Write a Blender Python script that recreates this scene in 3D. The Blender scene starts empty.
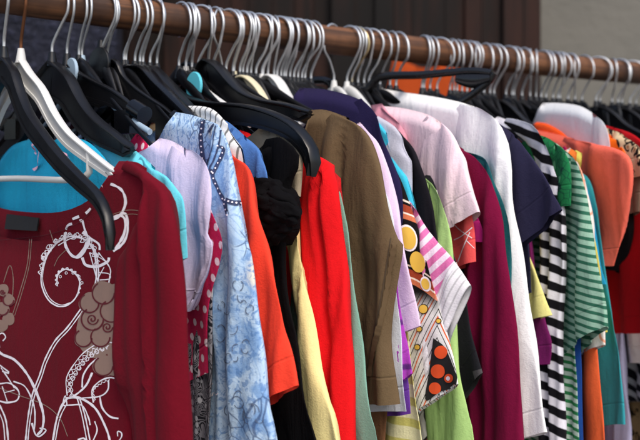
import bpy, bmesh, math, random, re
from mathutils import Vector, Matrix, noise
from mathutils.bvhtree import BVHTree

random.seed(7)
sc = bpy.context.scene
COL = sc.collection
R = math.radians
F = 850.0; CX = 320.0; HY = 172.0; CAMH = 1.45
CAM = Vector((0, 0, CAMH))
D = Vector((.8215, .570, 0)).normalized()
U = Vector((.570, -.8215, 0)).normalized()
ZUP = Vector((0, 0, 1))
RAILZ = CAMH + .148
RR = .0158

def bow(s): return .008 * max(0, 1 - max(s, -.4) / .36) ** 1.5 - .0012 * math.sin(max(0, min(1, (s - .36) / .6)) * math.pi)
def rail(s): return Vector((-.2818 + D.x * s, .75 + D.y * s, RAILZ + bow(s)))
def s_of(px):
    t = (px - CX) / F
    return (t * .75 + .2818) / (D.x - t * D.y)
def ray(px, py): return Vector(((px - CX) / F, 1, (HY - py) / F))

class Frame:
    """a hanging plane: origin on the rail, x axis outwards, y axis along the rail"""
    def __init__(self, sh, s25=None):
        if s25 is None: s25 = sh
        self.o = rail(sh); self.s = sh
        x = (rail(s25) + U * .25 - self.o); x.z = 0; self.x = x.normalized()
        self.y = ZUP.cross(self.x)
    def uz(self, px, py):
        r = ray(px, py); k = (self.o - CAM).dot(self.y) / r.dot(self.y)
        p = CAM + r * k - self.o
        return (p.dot(self.x), p.z)
    def w(self, u, y, z): return self.o + self.x * u + self.y * y + ZUP * z
    def mat(self):
        m = Matrix((self.x, self.y, ZUP)).transposed().to_4x4(); m.translation = self.o
        return m

# ------------------------------------------------------------------ materials
def lin(c):
    return tuple((x / 255 / 12.92 if x / 255 <= .04045 else ((x / 255 + .055) / 1.055) ** 2.4) for x in c) + (1,)

class NT:
    def __init__(self, name):
        self.m = bpy.data.materials.new(name); self.m.use_nodes = True
        self.n = self.m.node_tree.nodes; self.l = self.m.node_tree.links
        self.b = self.n['Principled BSDF']
    def node(self, t, **k):
        x = self.n.new(t)
        for a, v in k.items():
            if a in ('ins',):
                for i, val in v.items():
                    if hasattr(val, 'is_output') or isinstance(val, bpy.types.NodeSocket): self.l.new(val, x.inputs[i])
                    else: x.inputs[i].default_value = val
            else: setattr(x, a, v)
        return x
    def math(self, op, a, b=0.0, c=None):
        x = self.n.new('ShaderNodeMath'); x.operation = op
        for i, v in enumerate((a, b) if c is None else (a, b, c)):
            if isinstance(v, bpy.types.NodeSocket): self.l.new(v, x.inputs[i])
            else: x.inputs[i].default_value = v
        return x.outputs[0]
    def mix(self, fac, a, b):
        x = self.n.new('ShaderNodeMix'); x.data_type = 'RGBA'
        for i, v in ((0, fac), (6, a), (7, b)):
            if isinstance(v, bpy.types.NodeSocket): self.l.new(v, x.inputs[i])
            else: x.inputs[i].default_value = v
        return x.outputs[2]
    def ss(self, v, lo, hi):
        x = self.n.new('ShaderNodeMapRange'); x.interpolation_type = 'SMOOTHSTEP'
        self.l.new(v, x.inputs[0]); x.inputs[1].default_value = lo; x.inputs[2].default_value = hi
        return x.outputs[0]

def fabric(name, col, pat=None, rough=.9, sheen=.015, weave=1.0, **k):
    t = NT(name)
    uv = t.node('ShaderNodeUVMap', uv_map='UVMap').outputs[0]
    sep = t.node('ShaderNodeSeparateXYZ', ins={0: uv}); x, y = sep.outputs[0], sep.outputs[1]
    base = lin(col)
    def noi(scale, detail=3, dist=0.0, vec=uv, rough_=.55):
        return t.node('ShaderNodeTexNoise', ins={'Vector': vec, 'Scale': scale, 'Detail': detail, 'Distortion': dist, 'Roughness': rough_}).outputs[0]
    def vor(scale, feature='F1', out=0, vec=uv, rnd=1.0):
        v = t.node('ShaderNodeTexVoronoi', ins={'Vector': vec, 'Scale': scale, 'Randomness': rnd}, feature=feature); 
        return v.outputs[out]
    def warp(amount, scale):
        n = t.node('ShaderNodeTexNoise', ins={'Vector': uv, 'Scale': scale, 'Detail': 2.0})
        a = t.node('ShaderNodeVectorMath', operation='SUBTRACT', ins={0: n.outputs[1], 1: (.5, .5, .5)})
        b = t.node('ShaderNodeVectorMath', operation='SCALE', ins={0: a.outputs[0]}); b.inputs[3].default_value = amount
        return t.node('ShaderNodeVectorMath', operation='ADD', ins={0: uv, 1: b.outputs[0]}).outputs[0]
    c = base
    c2 = lin(k['c2']) if 'c2' in k else base
    c3 = lin(k['c3']) if 'c3' in k else base
    if pat == 'stripes':         # ax, ay direction, period, duty
        p = k.get('period', .02); ax, ay = k.get('dir', (0, 1))
        q = t.math('ADD', t.math('MULTIPLY', x, ax / p), t.math('MULTIPLY', y, ay / p))
        q = t.math('ADD', q, t.math('MULTIPLY', noi(9), k.get('wob', .25)))
        f = t.math('PINGPONG', q, .5)
        f = t.ss(f, k.get('duty', .5) * .5 - .03, k.get('duty', .5) * .5 + .03)
        c = t.mix(f, base, c2)
    elif pat == 'dots':
        p = k.get('period', .015)
        row = t.math('FLOOR', t.math('DIVIDE', y, p))
        xo = t.math('ADD', t.math('DIVIDE', x, p), t.math('MULTIPLY', row, .5))
        fx = t.math('SUBTRACT', t.math('FRACT', xo), .5); fy = t.math('SUBTRACT', t.math('FRACT', t.math('DIVIDE', y, p)), .5)
        d = t.math('SQRT', t.math('ADD', t.math('MULTIPLY', fx, fx), t.math('MULTIPLY', fy, fy)))
        c = t.mix(t.ss(d, .2, .26), c2, base)
    elif pat == 'batik':
        w = warp(.05, 14)
        big = noi(13, 2, 1.2, w)
        c = t.mix(t.ss(big, .44, .52), lin((128, 164, 208)), lin((176, 202, 228)))
        c = t.mix(t.ss(noi(9, 2, .8), .60, .66), c, lin((222, 215, 196)))
        ml = t.math('PINGPONG', t.math('MULTIPLY', noi(26, 1, 1.2, w), 11.0), .5)
        c = t.mix(t.math('MULTIPLY', t.math('SUBTRACT', 1.0, t.ss(ml, .06, .16)), .35), c, lin((92, 136, 192)))
        bl = t.ss(noi(210, 2, 1.0), .53, .6)
        c = t.mix(t.math('MULTIPLY', t.math('MULTIPLY', bl, t.ss(noi(11, 1, 0, w), .42, .5)), .65), c, lin((84, 126, 182)))
        d = vor(70, 'DISTANCE_TO_EDGE', 0, w)
        vein = t.math('MULTIPLY', t.math('SUBTRACT', 1.0, t.ss(d, .015, .05)), t.ss(noi(16, 1), .5, .56))
        c = t.mix(t.math('MULTIPLY', vein, .75), c, lin((64, 84, 122)))
    elif pat == 'paisley':
        w = warp(.06, 22)
        f = t.math('PINGPONG', t.math('MULTIPLY', noi(30, 1, 2.5, w), 14.0), .5)
        c = t.mix(t.ss(f, .2, .28), base, c2)
        d = vor(120, 'F1', 0)
        c = t.mix(t.ss(d, .25, .32), lin((190, 190, 196)), c)
    elif pat == 'floral':
        w = warp(.03, 25)
        sc_ = k.get('scale', 26)
        d = vor(sc_, 'F1', 0, w)
        v = t.node('ShaderNodeTexVoronoi', ins={'Vector': w, 'Scale': float(sc_)})
        sel = t.node('ShaderNodeSeparateColor', ins={0: v.outputs[1]}).outputs[0]
        petal = t.math('MULTIPLY', t.math('SUBTRACT', 1.0, t.ss(d, .34, .4)), t.ss(sel, .35, .4))
        c = t.mix(petal, base, t.mix(t.ss(sel, .68, .7), c2, c3))
        lines = t.math('SUBTRACT', 1.0, t.ss(vor(sc_ * 1.7, 'DISTANCE_TO_EDGE', 0, w), .02, .06))
        c = t.mix(t.math('MULTIPLY', lines, .7), c, c3)
    elif pat == 'leopard':
        w = warp(.012, 60)
        d = vor(k.get('scale', 70), 'F1', 0, w)
        ring = t.math('MULTIPLY', t.ss(d, .2, .27), t.math('SUBTRACT', 1.0, t.ss(d, .42, .5)))
        brk = t.ss(noi(110, 1), .42, .48)
        c = t.mix(t.math('MULTIPLY', ring, brk), base, c2)
        c = t.mix(t.math('SUBTRACT', 1.0, t.ss(d, .12, .2)), c, c3)
    elif pat == 'zebra':
        w = warp(.03, 18)
        s2 = t.node('ShaderNodeSeparateXYZ', ins={0: w})
        q = t.math('ADD', t.math('MULTIPLY', s2.outputs[1], 1 / k.get('period', .022)), t.math('MULTIPLY', s2.outputs[0], k.get('slant', 18.0)))
        c = t.mix(t.ss(t.math('PINGPONG', q, .5), .22, .28), base, c2)
    elif pat == 'geo':           # nested chevrons with borders
        ax = t.math('ABSOLUTE', t.math('SUBTRACT', t.math('FRACT', t.math('MULTIPLY', x, 12.0)), .5))
        q = t.math('ADD', t.math('MULTIPLY', y, 42.0), t.math('MULTIPLY', ax, 6.5))
        f = t.math('FRACT', q)
        low = t.ss(y, k.get('sw', -.30) - .01, k.get('sw', -.30) + .01)     # 1 above
        cr = t.node('ShaderNodeValToRGB', ins={0: f}); cr.color_ramp.interpolation = 'CONSTANT'
        e = cr.color_ramp.elements; e[0].color = lin((226, 224, 222)); e[1].position = .30; e[1].color = lin((25, 22, 22))
        for p_, cc in ((.36, (226, 224, 222)), (.58, (216, 98, 52)), (.68, (226, 224, 222)), (.86, (20, 18, 18)), (.92, (224, 222, 220))):
            q_ = e.new(p_); q_.color = lin(cc)
        f2 = t.math('FRACT', t.math('ADD', t.math('MULTIPLY', y, 17.0), t.math('ADD', t.math('MULTIPLY', x, 7.0), t.math('MULTIPLY', noi(8, 1), .5))))
        cr2 = t.node('ShaderNodeValToRGB', ins={0: f2}); cr2.color_ramp.interpolation = 'CONSTANT'
        e = cr2.color_ramp.elements; e[0].color = lin((20, 17, 18)); e[1].position = .62; e[1].color = lin((196, 110, 76))
        for p_, cc in ((.70, (230, 214, 200)), (.73, (150, 62, 40)), (.84, (20, 17, 18)), (.88, (222, 205, 190)), (.91, (20, 17, 18))):
            q_ = e.new(p_); q_.color = lin(cc)
        c = t.mix(low, cr.outputs[0], cr2.outputs[0])
    elif pat == 'block':
        v = t.node('ShaderNodeTexVoronoi', ins={'Vector': warp(.02, 10), 'Scale': float(k.get('scale', 16))})
        sel = t.node('ShaderNodeSeparateColor', ins={0: v.outputs[1]}).outputs[0]
        c = t.mix(t.ss(sel, .38, .4), base, t.mix(t.ss(sel, .68, .7), c2, c3))
    if 'hemcol' in k:
        ha = t.node('ShaderNodeAttribute', attribute_name='hem').outputs[2]
        rb_ = t.math('PINGPONG', t.math('MULTIPLY', ha, 160.0), .5)
        c = t.mix(t.ss(ha, .024, .026), t.mix(t.ss(rb_, .05, .2), lin([q * .82 for q in k['hemcol']]), lin(k['hemcol'])), c)
    # heathering, faint wear
    n1 = noi(260, 3, 0, uv, .7)
    mul = t.math('ADD', t.math('MULTIPLY', n1, .22 * weave), 1 - .11 * weave)
    mul = t.math('MULTIPLY', mul, t.math('ADD', t.math('MULTIPLY', noi(14, 2), .14), .93))
    vm = t.node('ShaderNodeVectorMath', operation='SCALE')
    if isinstance(c, bpy.types.NodeSocket): t.l.new(c, vm.inputs[0])
    else: vm.inputs[0].default_value = c[:3]
    t.l.new(mul, vm.inputs[3])
    t.l.new(vm.outputs[0], t.b.inputs['Base Color'])
    t.b.inputs['Roughness'].default_value = rough
    t.b.inputs['Specular IOR Level'].default_value = .10
    t.b.inputs['Sheen Weight'].default_value = sheen
    t.b.inputs['Sheen Roughness'].default_value = .5
    # bump: yarn, creases, hem stitching
    hem = t.node('ShaderNodeAttribute', attribute_name='hem').outputs[2]
    st = t.math('ABSOLUTE', t.math('SUBTRACT', hem, k.get('hemw', .02)))
    groove = t.math('MULTIPLY', t.ss(st, 0.0, .0016), 1.0)
    stretched = t.node('ShaderNodeMapping', ins={0: uv}); stretched.inputs[3].default_value = (1, .35, 1)
    cre = noi(38, 3, .6, stretched.outputs[0])
    h = t.math('ADD', t.math('MULTIPLY', t.math('ADD', n1, noi(700, 1)), .00021 * weave), t.math('MULTIPLY', cre, k.get('crease', .0022)))
    h = t.math('ADD', h, t.math('MULTIPLY', groove, .0005))
    bp = t.node('ShaderNodeBump', ins={'Height': h, 'Strength': 1.0, 'Distance': 1.0})
    t.l.new(bp.outputs[0], t.b.inputs['Normal'])
    return t.m

def plain(name, col, rough=.5, metal=0, spec=.5, bump=0, bscale=300, var=.1, vscale=40):
    t = NT(name)
    co = t.node('ShaderNodeTexCoord').outputs['Object']
    n = t.node('ShaderNodeTexNoise', ins={'Vector': co, 'Scale': float(vscale), 'Detail': 4.0})
    a = [x * (1 - var) for x in lin(col)[:3]] + [1]; b = [min(1, x * (1 + var)) for x in lin(col)[:3]] + [1]
    t.l.new(t.mix(n.outputs[0], a, b), t.b.inputs['Base Color'])
    rr = t.math('ADD', t.math('MULTIPLY', n.outputs[0], .25), rough - .12)
    t.l.new(rr, t.b.inputs['Roughness'])
    t.b.inputs['Metallic'].default_value = metal
    t.b.inputs['Specular IOR Level'].default_value = spec
    if bump:
        n2 = t.node('ShaderNodeTexNoise', ins={'Vector': co, 'Scale': float(bscale), 'Detail': 4.0})
        bp = t.node('ShaderNodeBump', ins={'Height': n2.outputs[0], 'Strength': 1.0, 'Distance': bump})
        t.l.new(bp.outputs[0], t.b.inputs['Normal'])
    return t.m

M = {}
M['steel'] = plain('zinc_wire', (206, 208, 210), .5, 1.0, var=.12, vscale=120)
M['brass'] = plain('rusty_wire', (128, 84, 58), .5, .8, var=.35, vscale=90)
M['goldwire'] = plain('yellowed_wire', (188, 170, 130), .36, 1.0)
M['black'] = plain('black_plastic', (13, 13, 16), .36, 0, .45, bump=.0003, bscale=60, var=.3)
M['blackglossy'] = plain('smooth_black_plastic', (11, 11, 14), .26, 0, .5, var=.3)
M['white'] = plain('white_plastic', (212, 212, 210), .38, 0, .5, var=.06)
M['cream'] = plain('cream_plastic', (214, 204, 172), .42, 0, .5, var=.06)
M['grey'] = plain('grey_plastic', (84, 92, 106), .3, 0, .5)
M['tag_black'] = plain('black_label', (16, 16, 20), .8)
M['disc_blue'] = plain('turquoise_size_disc', (92, 196, 214), .45)
M['print_white'] = plain('white_print_ink', (244, 234, 240), .75, var=.12, vscale=300)
M['print_beige'] = plain('beige_print_ink', (142, 114, 102), .85, var=.1, vscale=300)
M['print_navy'] = plain('navy_print_ink', (44, 56, 92), .85, var=.15, vscale=200)
M['print_maroon'] = plain('maroon_print_ink', (92, 12, 28), .85)
M['print_orange'] = plain('orange_print_ink', (232, 82, 30), .8)
M['print_gold'] = plain('gold_print_ink', (222, 180, 70), .8)
M['print_black'] = plain('black_print_ink', (20, 18, 20), .8)
M['pale_clear'] = plain('milky_plastic', (160, 182, 200), .25, 0, .5)

def wood_mat():
    t = NT('stained_rail_wood')
    co = t.node('ShaderNodeTexCoord').outputs['Object']
    mp = t.node('ShaderNodeMapping', ins={0: co}); mp.inputs[3].default_value = (1.5, 60, 60)
    n = t.node('ShaderNodeTexNoise', ins={'Vector': mp.outputs[0], 'Scale': 2.0, 'Detail': 6.0, 'Distortion': .6})
    mp2 = t.node('ShaderNodeMapping', ins={0: co}); mp2.inputs[3].default_value = (9, 9, 9)
    n2 = t.node('ShaderNodeTexNoise', ins={'Vector': mp2.outputs[0], 'Scale': 2.0, 'Detail': 4.0})
    c = t.mix(t.ss(n.outputs[0], .35, .65), lin((66, 42, 27)), lin((112, 74, 48)))
    c = t.mix(t.ss(n2.outputs[0], .45, .7), c, lin((56, 35, 24)))
    t.l.new(c, t.b.inputs['Base Color']); t.b.inputs['Roughness'].default_value = .62; t.b.inputs['Specular IOR Level'].default_value = .35
    bp = t.node('ShaderNodeBump', ins={'Height': n.outputs[0], 'Strength': 1.0, 'Distance': .0006})
    t.l.new(bp.outputs[0], t.b.inputs['Normal'])
    return t.m
M['rail'] = wood_mat()

def stucco(name, c1, c2, bscale, bd, vs=3.0):
    t = NT(name)
    co = t.node('ShaderNodeTexCoord').outputs['Object']
    n = t.node('ShaderNodeTexNoise', ins={'Vector': co, 'Scale': vs, 'Detail': 5.0})
    n2 = t.node('ShaderNodeTexNoise', ins={'Vector': co, 'Scale': bscale, 'Detail': 4.0, 'Roughness': .6})
    c = t.mix(t.ss(n.outputs[0], .35, .65), lin(c1), lin(c2))
    c = t.mix(t.math('MULTIPLY', t.ss(n2.outputs[0], .5, .62), .0 if name == 'grey_wall' else .8), c, [min(1, q * 1.9) for q in lin(c2)[:3]] + [1])
    t.l.new(c, t.b.inputs['Base Color']); t.b.inputs['Roughness'].default_value = .85; t.b.inputs['Specular IOR Level'].default_value = .25
    bp = t.node('ShaderNodeBump', ins={'Height': n2.outputs[0], 'Strength': 1.0, 'Distance': bd})
    t.l.new(bp.outputs[0], t.b.inputs['Normal'])
    return t.m
M['stucco'] = stucco('blue_grey_render', (24, 26, 38), (34, 36, 50), 62, .03)
M['greywall'] = stucco('grey_wall', (104, 103, 98), (113, 111, 105), 30, .004)
M['concrete'] = stucco('rough_concrete', (96, 92, 84), (122, 118, 108), 45, .02, 9)
M['ground'] = stucco('paving', (110, 108, 104), (130, 127, 120), 60, .004)
def slat_mat():
    t = NT('dark_boards')
    co = t.node('ShaderNodeTexCoord').outputs['Object']
    mp = t.node('ShaderNodeMapping', ins={0: co}); mp.inputs[3].default_value = (40, 40, 2.5)
    n = t.node('ShaderNodeTexNoise', ins={'Vector': mp.outputs[0], 'Scale': 1.0, 'Detail': 5.0})
    mp2 = t.node('ShaderNodeMapping', ins={0: co}); mp2.inputs[3].default_value = (5, 5, 1)
    n2 = t.node('ShaderNodeTexNoise', ins={'Vector': mp2.outputs[0], 'Scale': 1.0, 'Detail': 2.0})
    c = t.mix(t.ss(n.outputs[0], .35, .65), lin((18, 10, 8)), lin((44, 23, 17)))
    c = t.mix(t.ss(n2.outputs[0], .45, .62), c, lin((12, 9, 9)))
    t.l.new(c, t.b.inputs['Base Color']); t.b.inputs['Roughness'].default_value = .7; t.b.inputs['Specular IOR Level'].default_value = .2
    return t.m
M['slats'] = slat_mat()

# ------------------------------------------------------------------ mesh helpers
def link(name, me, parent=None, mw=None):
    o = bpy.data.objects.new(name, me); COL.objects.link(o)
    if parent is not None: o.parent = parent
    if mw is not None: o.matrix_world = mw
    return o
def tag(o, label=None, cat=None, group=None, kind=None):
    for k, v in (('label', label), ('category', cat), ('group', group), ('kind', kind)):
        if v: o[k] = v
    return o
def empty(name, mw):
    o = bpy.data.objects.new(name, None); COL.objects.link(o); o.matrix_world = mw
    o.empty_display_size = .05
    return o

class MB:
    def __init__(self): self.v = []; self.f = []; self.uv = []; self.mi = []; self.hem = []
    def grid(self, P, closed=False, mi=0, UV=None, hem=None):
        nr = len(P); nc = len(P[0]); b = len(self.v)
        for r in range(nr):
            for c in range(nc):
                self.v.append(Vector(P[r][c]))
                self.uv.append(UV[r][c] if UV else (0, 0))
                self.hem.append(hem[r][c] if hem else 1.0)
        m = nc if closed else nc - 1
        for r in range(nr - 1):
            for c in range(m):
                c2 = (c + 1) % nc
                self.f.append((b + r * nc + c, b + r * nc + c2, b + (r + 1) * nc + c2, b + (r + 1) * nc + c)); self.mi.append(mi)
    def poly(self, pts, mi=0):
        b = len(self.v)
        for p in pts: self.v.append(Vector(p)); self.uv.append((0, 0)); self.hem.append(1.0)
        self.f.append(tuple(range(b, b + len(pts)))); self.mi.append(mi)
    def box(self, c, d, mi=0, bev=0):
        x, y, z = [q / 2 for q in d]; cx, cy, cz = c
        b = len(self.v)
        for sx in (-1, 1):
            for sy in (-1, 1):
                for sz in (-1, 1):
                    self.v.append(Vector((cx + sx * x, cy + sy * y, cz + sz * z))); self.uv.append((0, 0)); self.hem.append(1.)
        for q in ((0, 1, 3, 2), (4, 6, 7, 5), (0, 4, 5, 1), (2, 3, 7, 6), (0, 2, 6, 4), (1, 5, 7, 3)):
            self.f.append(tuple(b + i for i in q)); self.mi.append(mi)
    def sweep(self, path, prof, mi=0, cap=True, up=None):
        """path: Vectors in a plane; prof(i,t)-> list of (n,b) offsets; n = in-plane normal, b = local y"""
        n = len(path); rings = []
        L = 0; tl = [0]
        for i in range(1, n): L += (path[i] - path[i - 1]).length; tl.append(L)
        prev = None
        for i in range(n):
            tg = (path[min(i + 1, n - 1)] - path[max(i - 1, 0)]).normalized()
            if up is None:
                if prev is None:
                    a = Vector((0, 1, 0)) if abs(tg.y) < .9 else Vector((1, 0, 0))
                    bn = (a - tg * a.dot(tg)).normalized()
                else: bn = (prev - tg * prev.dot(tg)).normalized()
                prev = bn
            else: bn = (up - tg * up.dot(tg)).normalized()
            nn = bn.cross(tg)
            rings.append([path[i] + nn * p + bn * q for p, q in prof(i, tl[i] / L)])
        self.grid(rings, closed=True, mi=mi)
        if cap:
            self.poly(list(reversed(rings[0])), mi); self.poly(rings[-1], mi)
    def tube(self, path, r, seg=8, mi=0):
        rf = r if callable(r) else (lambda t: r)
        self.sweep(path, lambda i, t: [(rf(t) * math.cos(2 * math.pi * k / seg), rf(t) * math.sin(2 * math.pi * k / seg)) for k in range(seg)], mi)
    def disc(self, c, r, h, axis='y', seg=24, mi=0, bev=.0006):
        rings = []
        for rr, hh in ((0.0001, -h / 2), (r - bev, -h / 2), (r, -h / 2 + bev), (r, h / 2 - bev), (r - bev, h / 2), (0.0001, h / 2)):
            ring = []
            for k in range(seg):
                a = 2 * math.pi * k / seg
                if axis == 'y': ring.append(Vector(c) + Vector((rr * math.cos(a), hh, rr * math.sin(a))))
                elif axis == 'x': ring.append(Vector(c) + Vector((hh, rr * math.cos(a), rr * math.sin(a))))
                else: ring.append(Vector(c) + Vector((rr * math.cos(a), rr * math.sin(a), hh)))
            rings.append(ring)
        self.grid(rings, closed=True, mi=mi)
    def build(self, name, mats, parent=None, mw=None, smooth=True, local=None, merge=0):
        me = bpy.data.meshes.new(name)
        vs = self.v if local is None else [local @ v for v in self.v]
        me.from_pydata([tuple(v) for v in vs], [], self.f)
        for m in (mats if isinstance(mats, (list, tuple)) else [mats]): me.materials.append(m)
        me.polygons.foreach_set('material_index', self.mi)
        me.polygons.foreach_set('use_smooth', [bool(smooth)] * len(self.f))
        uvl = me.uv_layers.new(name='UVMap')
        for lp in me.loops: uvl.data[lp.index].uv = self.uv[lp.vertex_index]
        at = me.attributes.new('hem', 'FLOAT', 'POINT')
        at.data.foreach_set('value', self.hem)
        bm = bmesh.new(); bm.from_mesh(me)
        if merge: bmesh.ops.remove_doubles(bm, verts=bm.verts, dist=merge)
        bmesh.ops.recalc_face_normals(bm, faces=bm.faces)
        if smooth == 'auto':
            for e in bm.edges:
                if len(e.link_faces) == 2 and e.calc_face_angle(0) > R(38): e.smooth = False
        bm.to_mesh(me); bm.free()
        o = link(name, me, parent)
        if mw is not None: o.matrix_world = mw
        return o

def catmull(pts, n):
    pts = [Vector(p) for p in pts]
    if len(pts) == 2: dense = [pts[0].lerp(pts[1], i / 40) for i in range(41)]
    else:
        P = [pts[0] * 2 - pts[1]] + pts + [pts[-1] * 2 - pts[-2]]
        dense = []
        for i in range(1, len(P) - 2):
            p0, p1, p2, p3 = P[i - 1:i + 3]
            for j in range(16):
                t = j / 16
                dense.append(.5 * ((2 * p1) + (p2 - p0) * t + (2 * p0 - 5 * p1 + 4 * p2 - p3) * t * t + (3 * p1 - p0 - 3 * p2 + p3) * t ** 3))
        dense.append(pts[-1])
    L = [0]
    for i in range(1, len(dense)): L.append(L[-1] + (dense[i] - dense[i - 1]).length)
    out = []; j = 0
    for k in range(n):
        d = L[-1] * k / (n - 1)
        while j < len(L) - 2 and L[j + 1] < d: j += 1
        q = (d - L[j]) / max(1e-9, L[j + 1] - L[j])
        out.append(dense[j].lerp(dense[j + 1], max(0, min(1, q))))
    return out

def sst(a, b, x):
    t = max(0, min(1, (x - a) / (b - a))); return t * t * (3 - 2 * t)

# ------------------------------------------------------------------ garment panels (local frame: x=u, y along rail, z up from rail centre)
def foldf(seed, wl, n=3):
    """long hanging drapes: a slow wave plus crisp, nearly vertical creases at uneven spacing"""
    rnd = random.Random(seed)
    k1, p1, k2, p2 = 2 * math.pi / (wl * rnd.uniform(1.6, 2.6)), rnd.uniform(0, 6.28), 2 * math.pi / (wl * rnd.uniform(.9, 1.4)), rnd.uniform(0, 6.28)
    cr = []; u = -.4
    while u < .4:
        cr.append((u, rnd.uniform(-.09, .09), rnd.uniform(.0022, .0085), rnd.choice((-1, 1, 1)) * rnd.uniform(.25, 1.1), rnd.uniform(-.26, -.11), rnd.uniform(.05, .16)))
        u += wl * rnd.uniform(.2, .9)
    def f(u, z):
        v = .55 * math.sin(k1 * u + p1 + 1.5 * z) + .25 * math.sin(k2 * u + p2 - 2.5 * z)
        for uc, sl, w, a, z0, zl in cr:
            d = u - uc - sl * (z + .15)
            if abs(d) < 3 * w:
                g = (z0 - z) / zl + 1
                if g > 0: v += a * math.exp(-(d / w) ** 2) * min(1, g)
        return 1.15 * math.tanh(v / 1.15)
    return f

def body_mesh(mb, top, side, dipf=.03, dipb=.015, T=.008, fold=.005, wl=.05, seed=0, rows=44, power=2.2, yoff=0, far=1.0, crumple=.0016):
    """top: list of (u,z) neck->shoulder; side: list of (u,z) shoulder->hem"""
    tc = catmull(top, 14); sd = catmull(side, rows)
    uN = top[0][0]; zN = top[0][1]
    ff = foldf(seed, wl)
    # columns: (base u at the top row, is_neck)
    cols = [(uN * i / 10, True) for i in range(10)] + [(p.x, False, p.y) for p in tc]
    uS = tc[-1].x; zS = tc[-1].y
    rnd = random.Random(seed + 99); ox = rnd.uniform(0, 50)
    def sheet(sg, mirror, dip):
        P = []; UVs = []; H = []
        Ltot = 0
        for r in range(rows):
            t = r / (rows - 1)
            row = []; ruv = []; rh = []
            if r: Ltot += (sd[r] - sd[r - 1]).length
            for c in cols:
                u0 = c[0]
                zt = c[2] if not c[1] else zN - dip * (1 - (u0 / uN) ** power)
                w = u0 / uS
                uu = w * sd[r].x if t > .25 else (w * sd[r].x * (t / .25) + u0 * (1 - t / .25))
                zz = sd[r].y + (zt - zS) * (1 - t) ** 1.6
                edge = max(0, 1 - w ** 6) ** .5
                th = T * (.45 * sst(-.005, .035, t) + .55 * sst(.02, .3, t)) * edge
                if not c[1] and r == 0: th = 0
                if c[1] and r == 0: th = T * .5
                m = -1 if mirror else 1
                amp = fold * sst(.03, .55, t) * (1 - .25 * w) * .9
                y = yoff + sg * th + amp * ff(uu * m, zz)
                y += crumple * noise.noise(Vector((uu * m * 14 + ox, zz * 9, sg))) * sst(0, .1, t) * 2
                row.append(Vector((uu * m * (far if mirror else 1), y, zz)))
                ruv.append((uu * m + (3 if sg > 0 else 0), zz)); rh.append(0)
            P.append(row); UVs.append(ruv)
        for r in range(rows):
            dist = sum((sd[i + 1] - sd[i]).length for i in range(r, rows - 1))
            H.append([dist] * len(cols))
        mb.grid(P, UV=UVs, hem=H)
    for sg, dip in ((-1, dipf), (1, dipb)):
        sheet(sg, False, dip); sheet(sg, True, dip)

def sleeve_mesh(mb, Lp, Rp, T=.012, fold=.003, wl=.035, seed=0, rows=40, nr=64, yoff=0, puff=None, crumple=.0018, frill=0, far=False, tprof=None, sharp=.8, scrunch=0):
    Lc = catmull(Lp, rows); Rc = catmull(Rp, rows)
    ff = foldf(seed + 5, wl)
    rnd = random.Random(seed + 31); ox = rnd.uniform(0, 50)
    P = []; UVs = []; H = []
    for r in range(rows):
        t = r / (rows - 1)
        c = (Lc[r] + Rc[r]) / 2; hv = (Rc[r] - Lc[r]) / 2
        T_ = T * .62 if not scrunch else T
        th = T_ * (.15 + .85 * sst(0, .3, t))
        if tprof: th = T_ * tprof(t)
        dist = sum((Rc[i + 1] - Rc[i]).length for i in range(r, rows - 1))
        row = []; ruv = []; hh = []
        for k in range(nr):
            a = 2 * math.pi * k / nr
            ca, sa = math.cos(a), math.sin(a)
            p = c + hv * ca
            y = yoff + th * sa
            y += 1.75 * fold * sst(.0, .22, t) * ff(p.x, p.y) * (1 - .75 * max(0, ca) ** 6)
            cr = crumple * 2
            nz = noise.noise_vector(Vector((p.x * 22 + ox, sa * .7 + p.y * 2, p.y * 16)))
            if scrunch:
                v_ = Vector((p.x * 70 + ox, p.y * 70, sa * 2)); y += math.copysign(scrunch, sa) * (1 - 2 * abs(noise.noise(v_))) + scrunch * .5 * (1 - 2 * abs(noise.noise(v_ * 2.1)))
            q = Vector((p.x, y, p.y)) + nz * cr * sst(0, .12, t) * Vector((.6, 1, .3)).length * (.6 if scrunch else .35)
            q.y += nz.y * cr * .8 * sst(0, .12, t)
            if frill:
                q.y += frill * math.sin(a * 11 + 3 * math.sin(a * 2)) * sst(.6, 1, t)
                q.z += frill * .5 * math.sin(a * 7) * sst(.8, 1, t)
            if far: q.x = -q.x
            row.append(q); ruv.append((p.x + (3 if sa > 0 else 0) + 1.3, p.y)); hh.append(dist)
        h2 = nr // 2; cum = [0] * nr; acc = c.x - hv.length
        for q_ in range(nr):
            k = (h2 + q_) % nr
            if q_:
                kp = (h2 + q_ - 1) % nr; acc += (row[k].xy - row[kp].xy).length
            cum[k] = acc
        ruv = [(1.3 + cum[k], ruv[k][1]) for k in range(nr)]
        P.append(row); UVs.append(ruv); H.append(hh)
    mb.grid(P, closed=True, UV=UVs, hem=H)
    b = len(mb.v)
    mb.poly(P[0])

def hitter(mb, fr):
    bv = BVHTree.FromPolygons([fr.mat() @ v for v in mb.v], mb.f, epsilon=0)
    inv = fr.mat().inverted(); R3 = inv.to_3x3()
    def hit(px, py):
        d = ray(px, py).normalized()
        loc, nor, i, dist = bv.ray_cast(CAM, d)
        if loc is None: return None
        if nor.dot(d) > 0: nor = -nor
        return inv @ loc, (R3 @ nor).normalized()
    return hit

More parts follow.
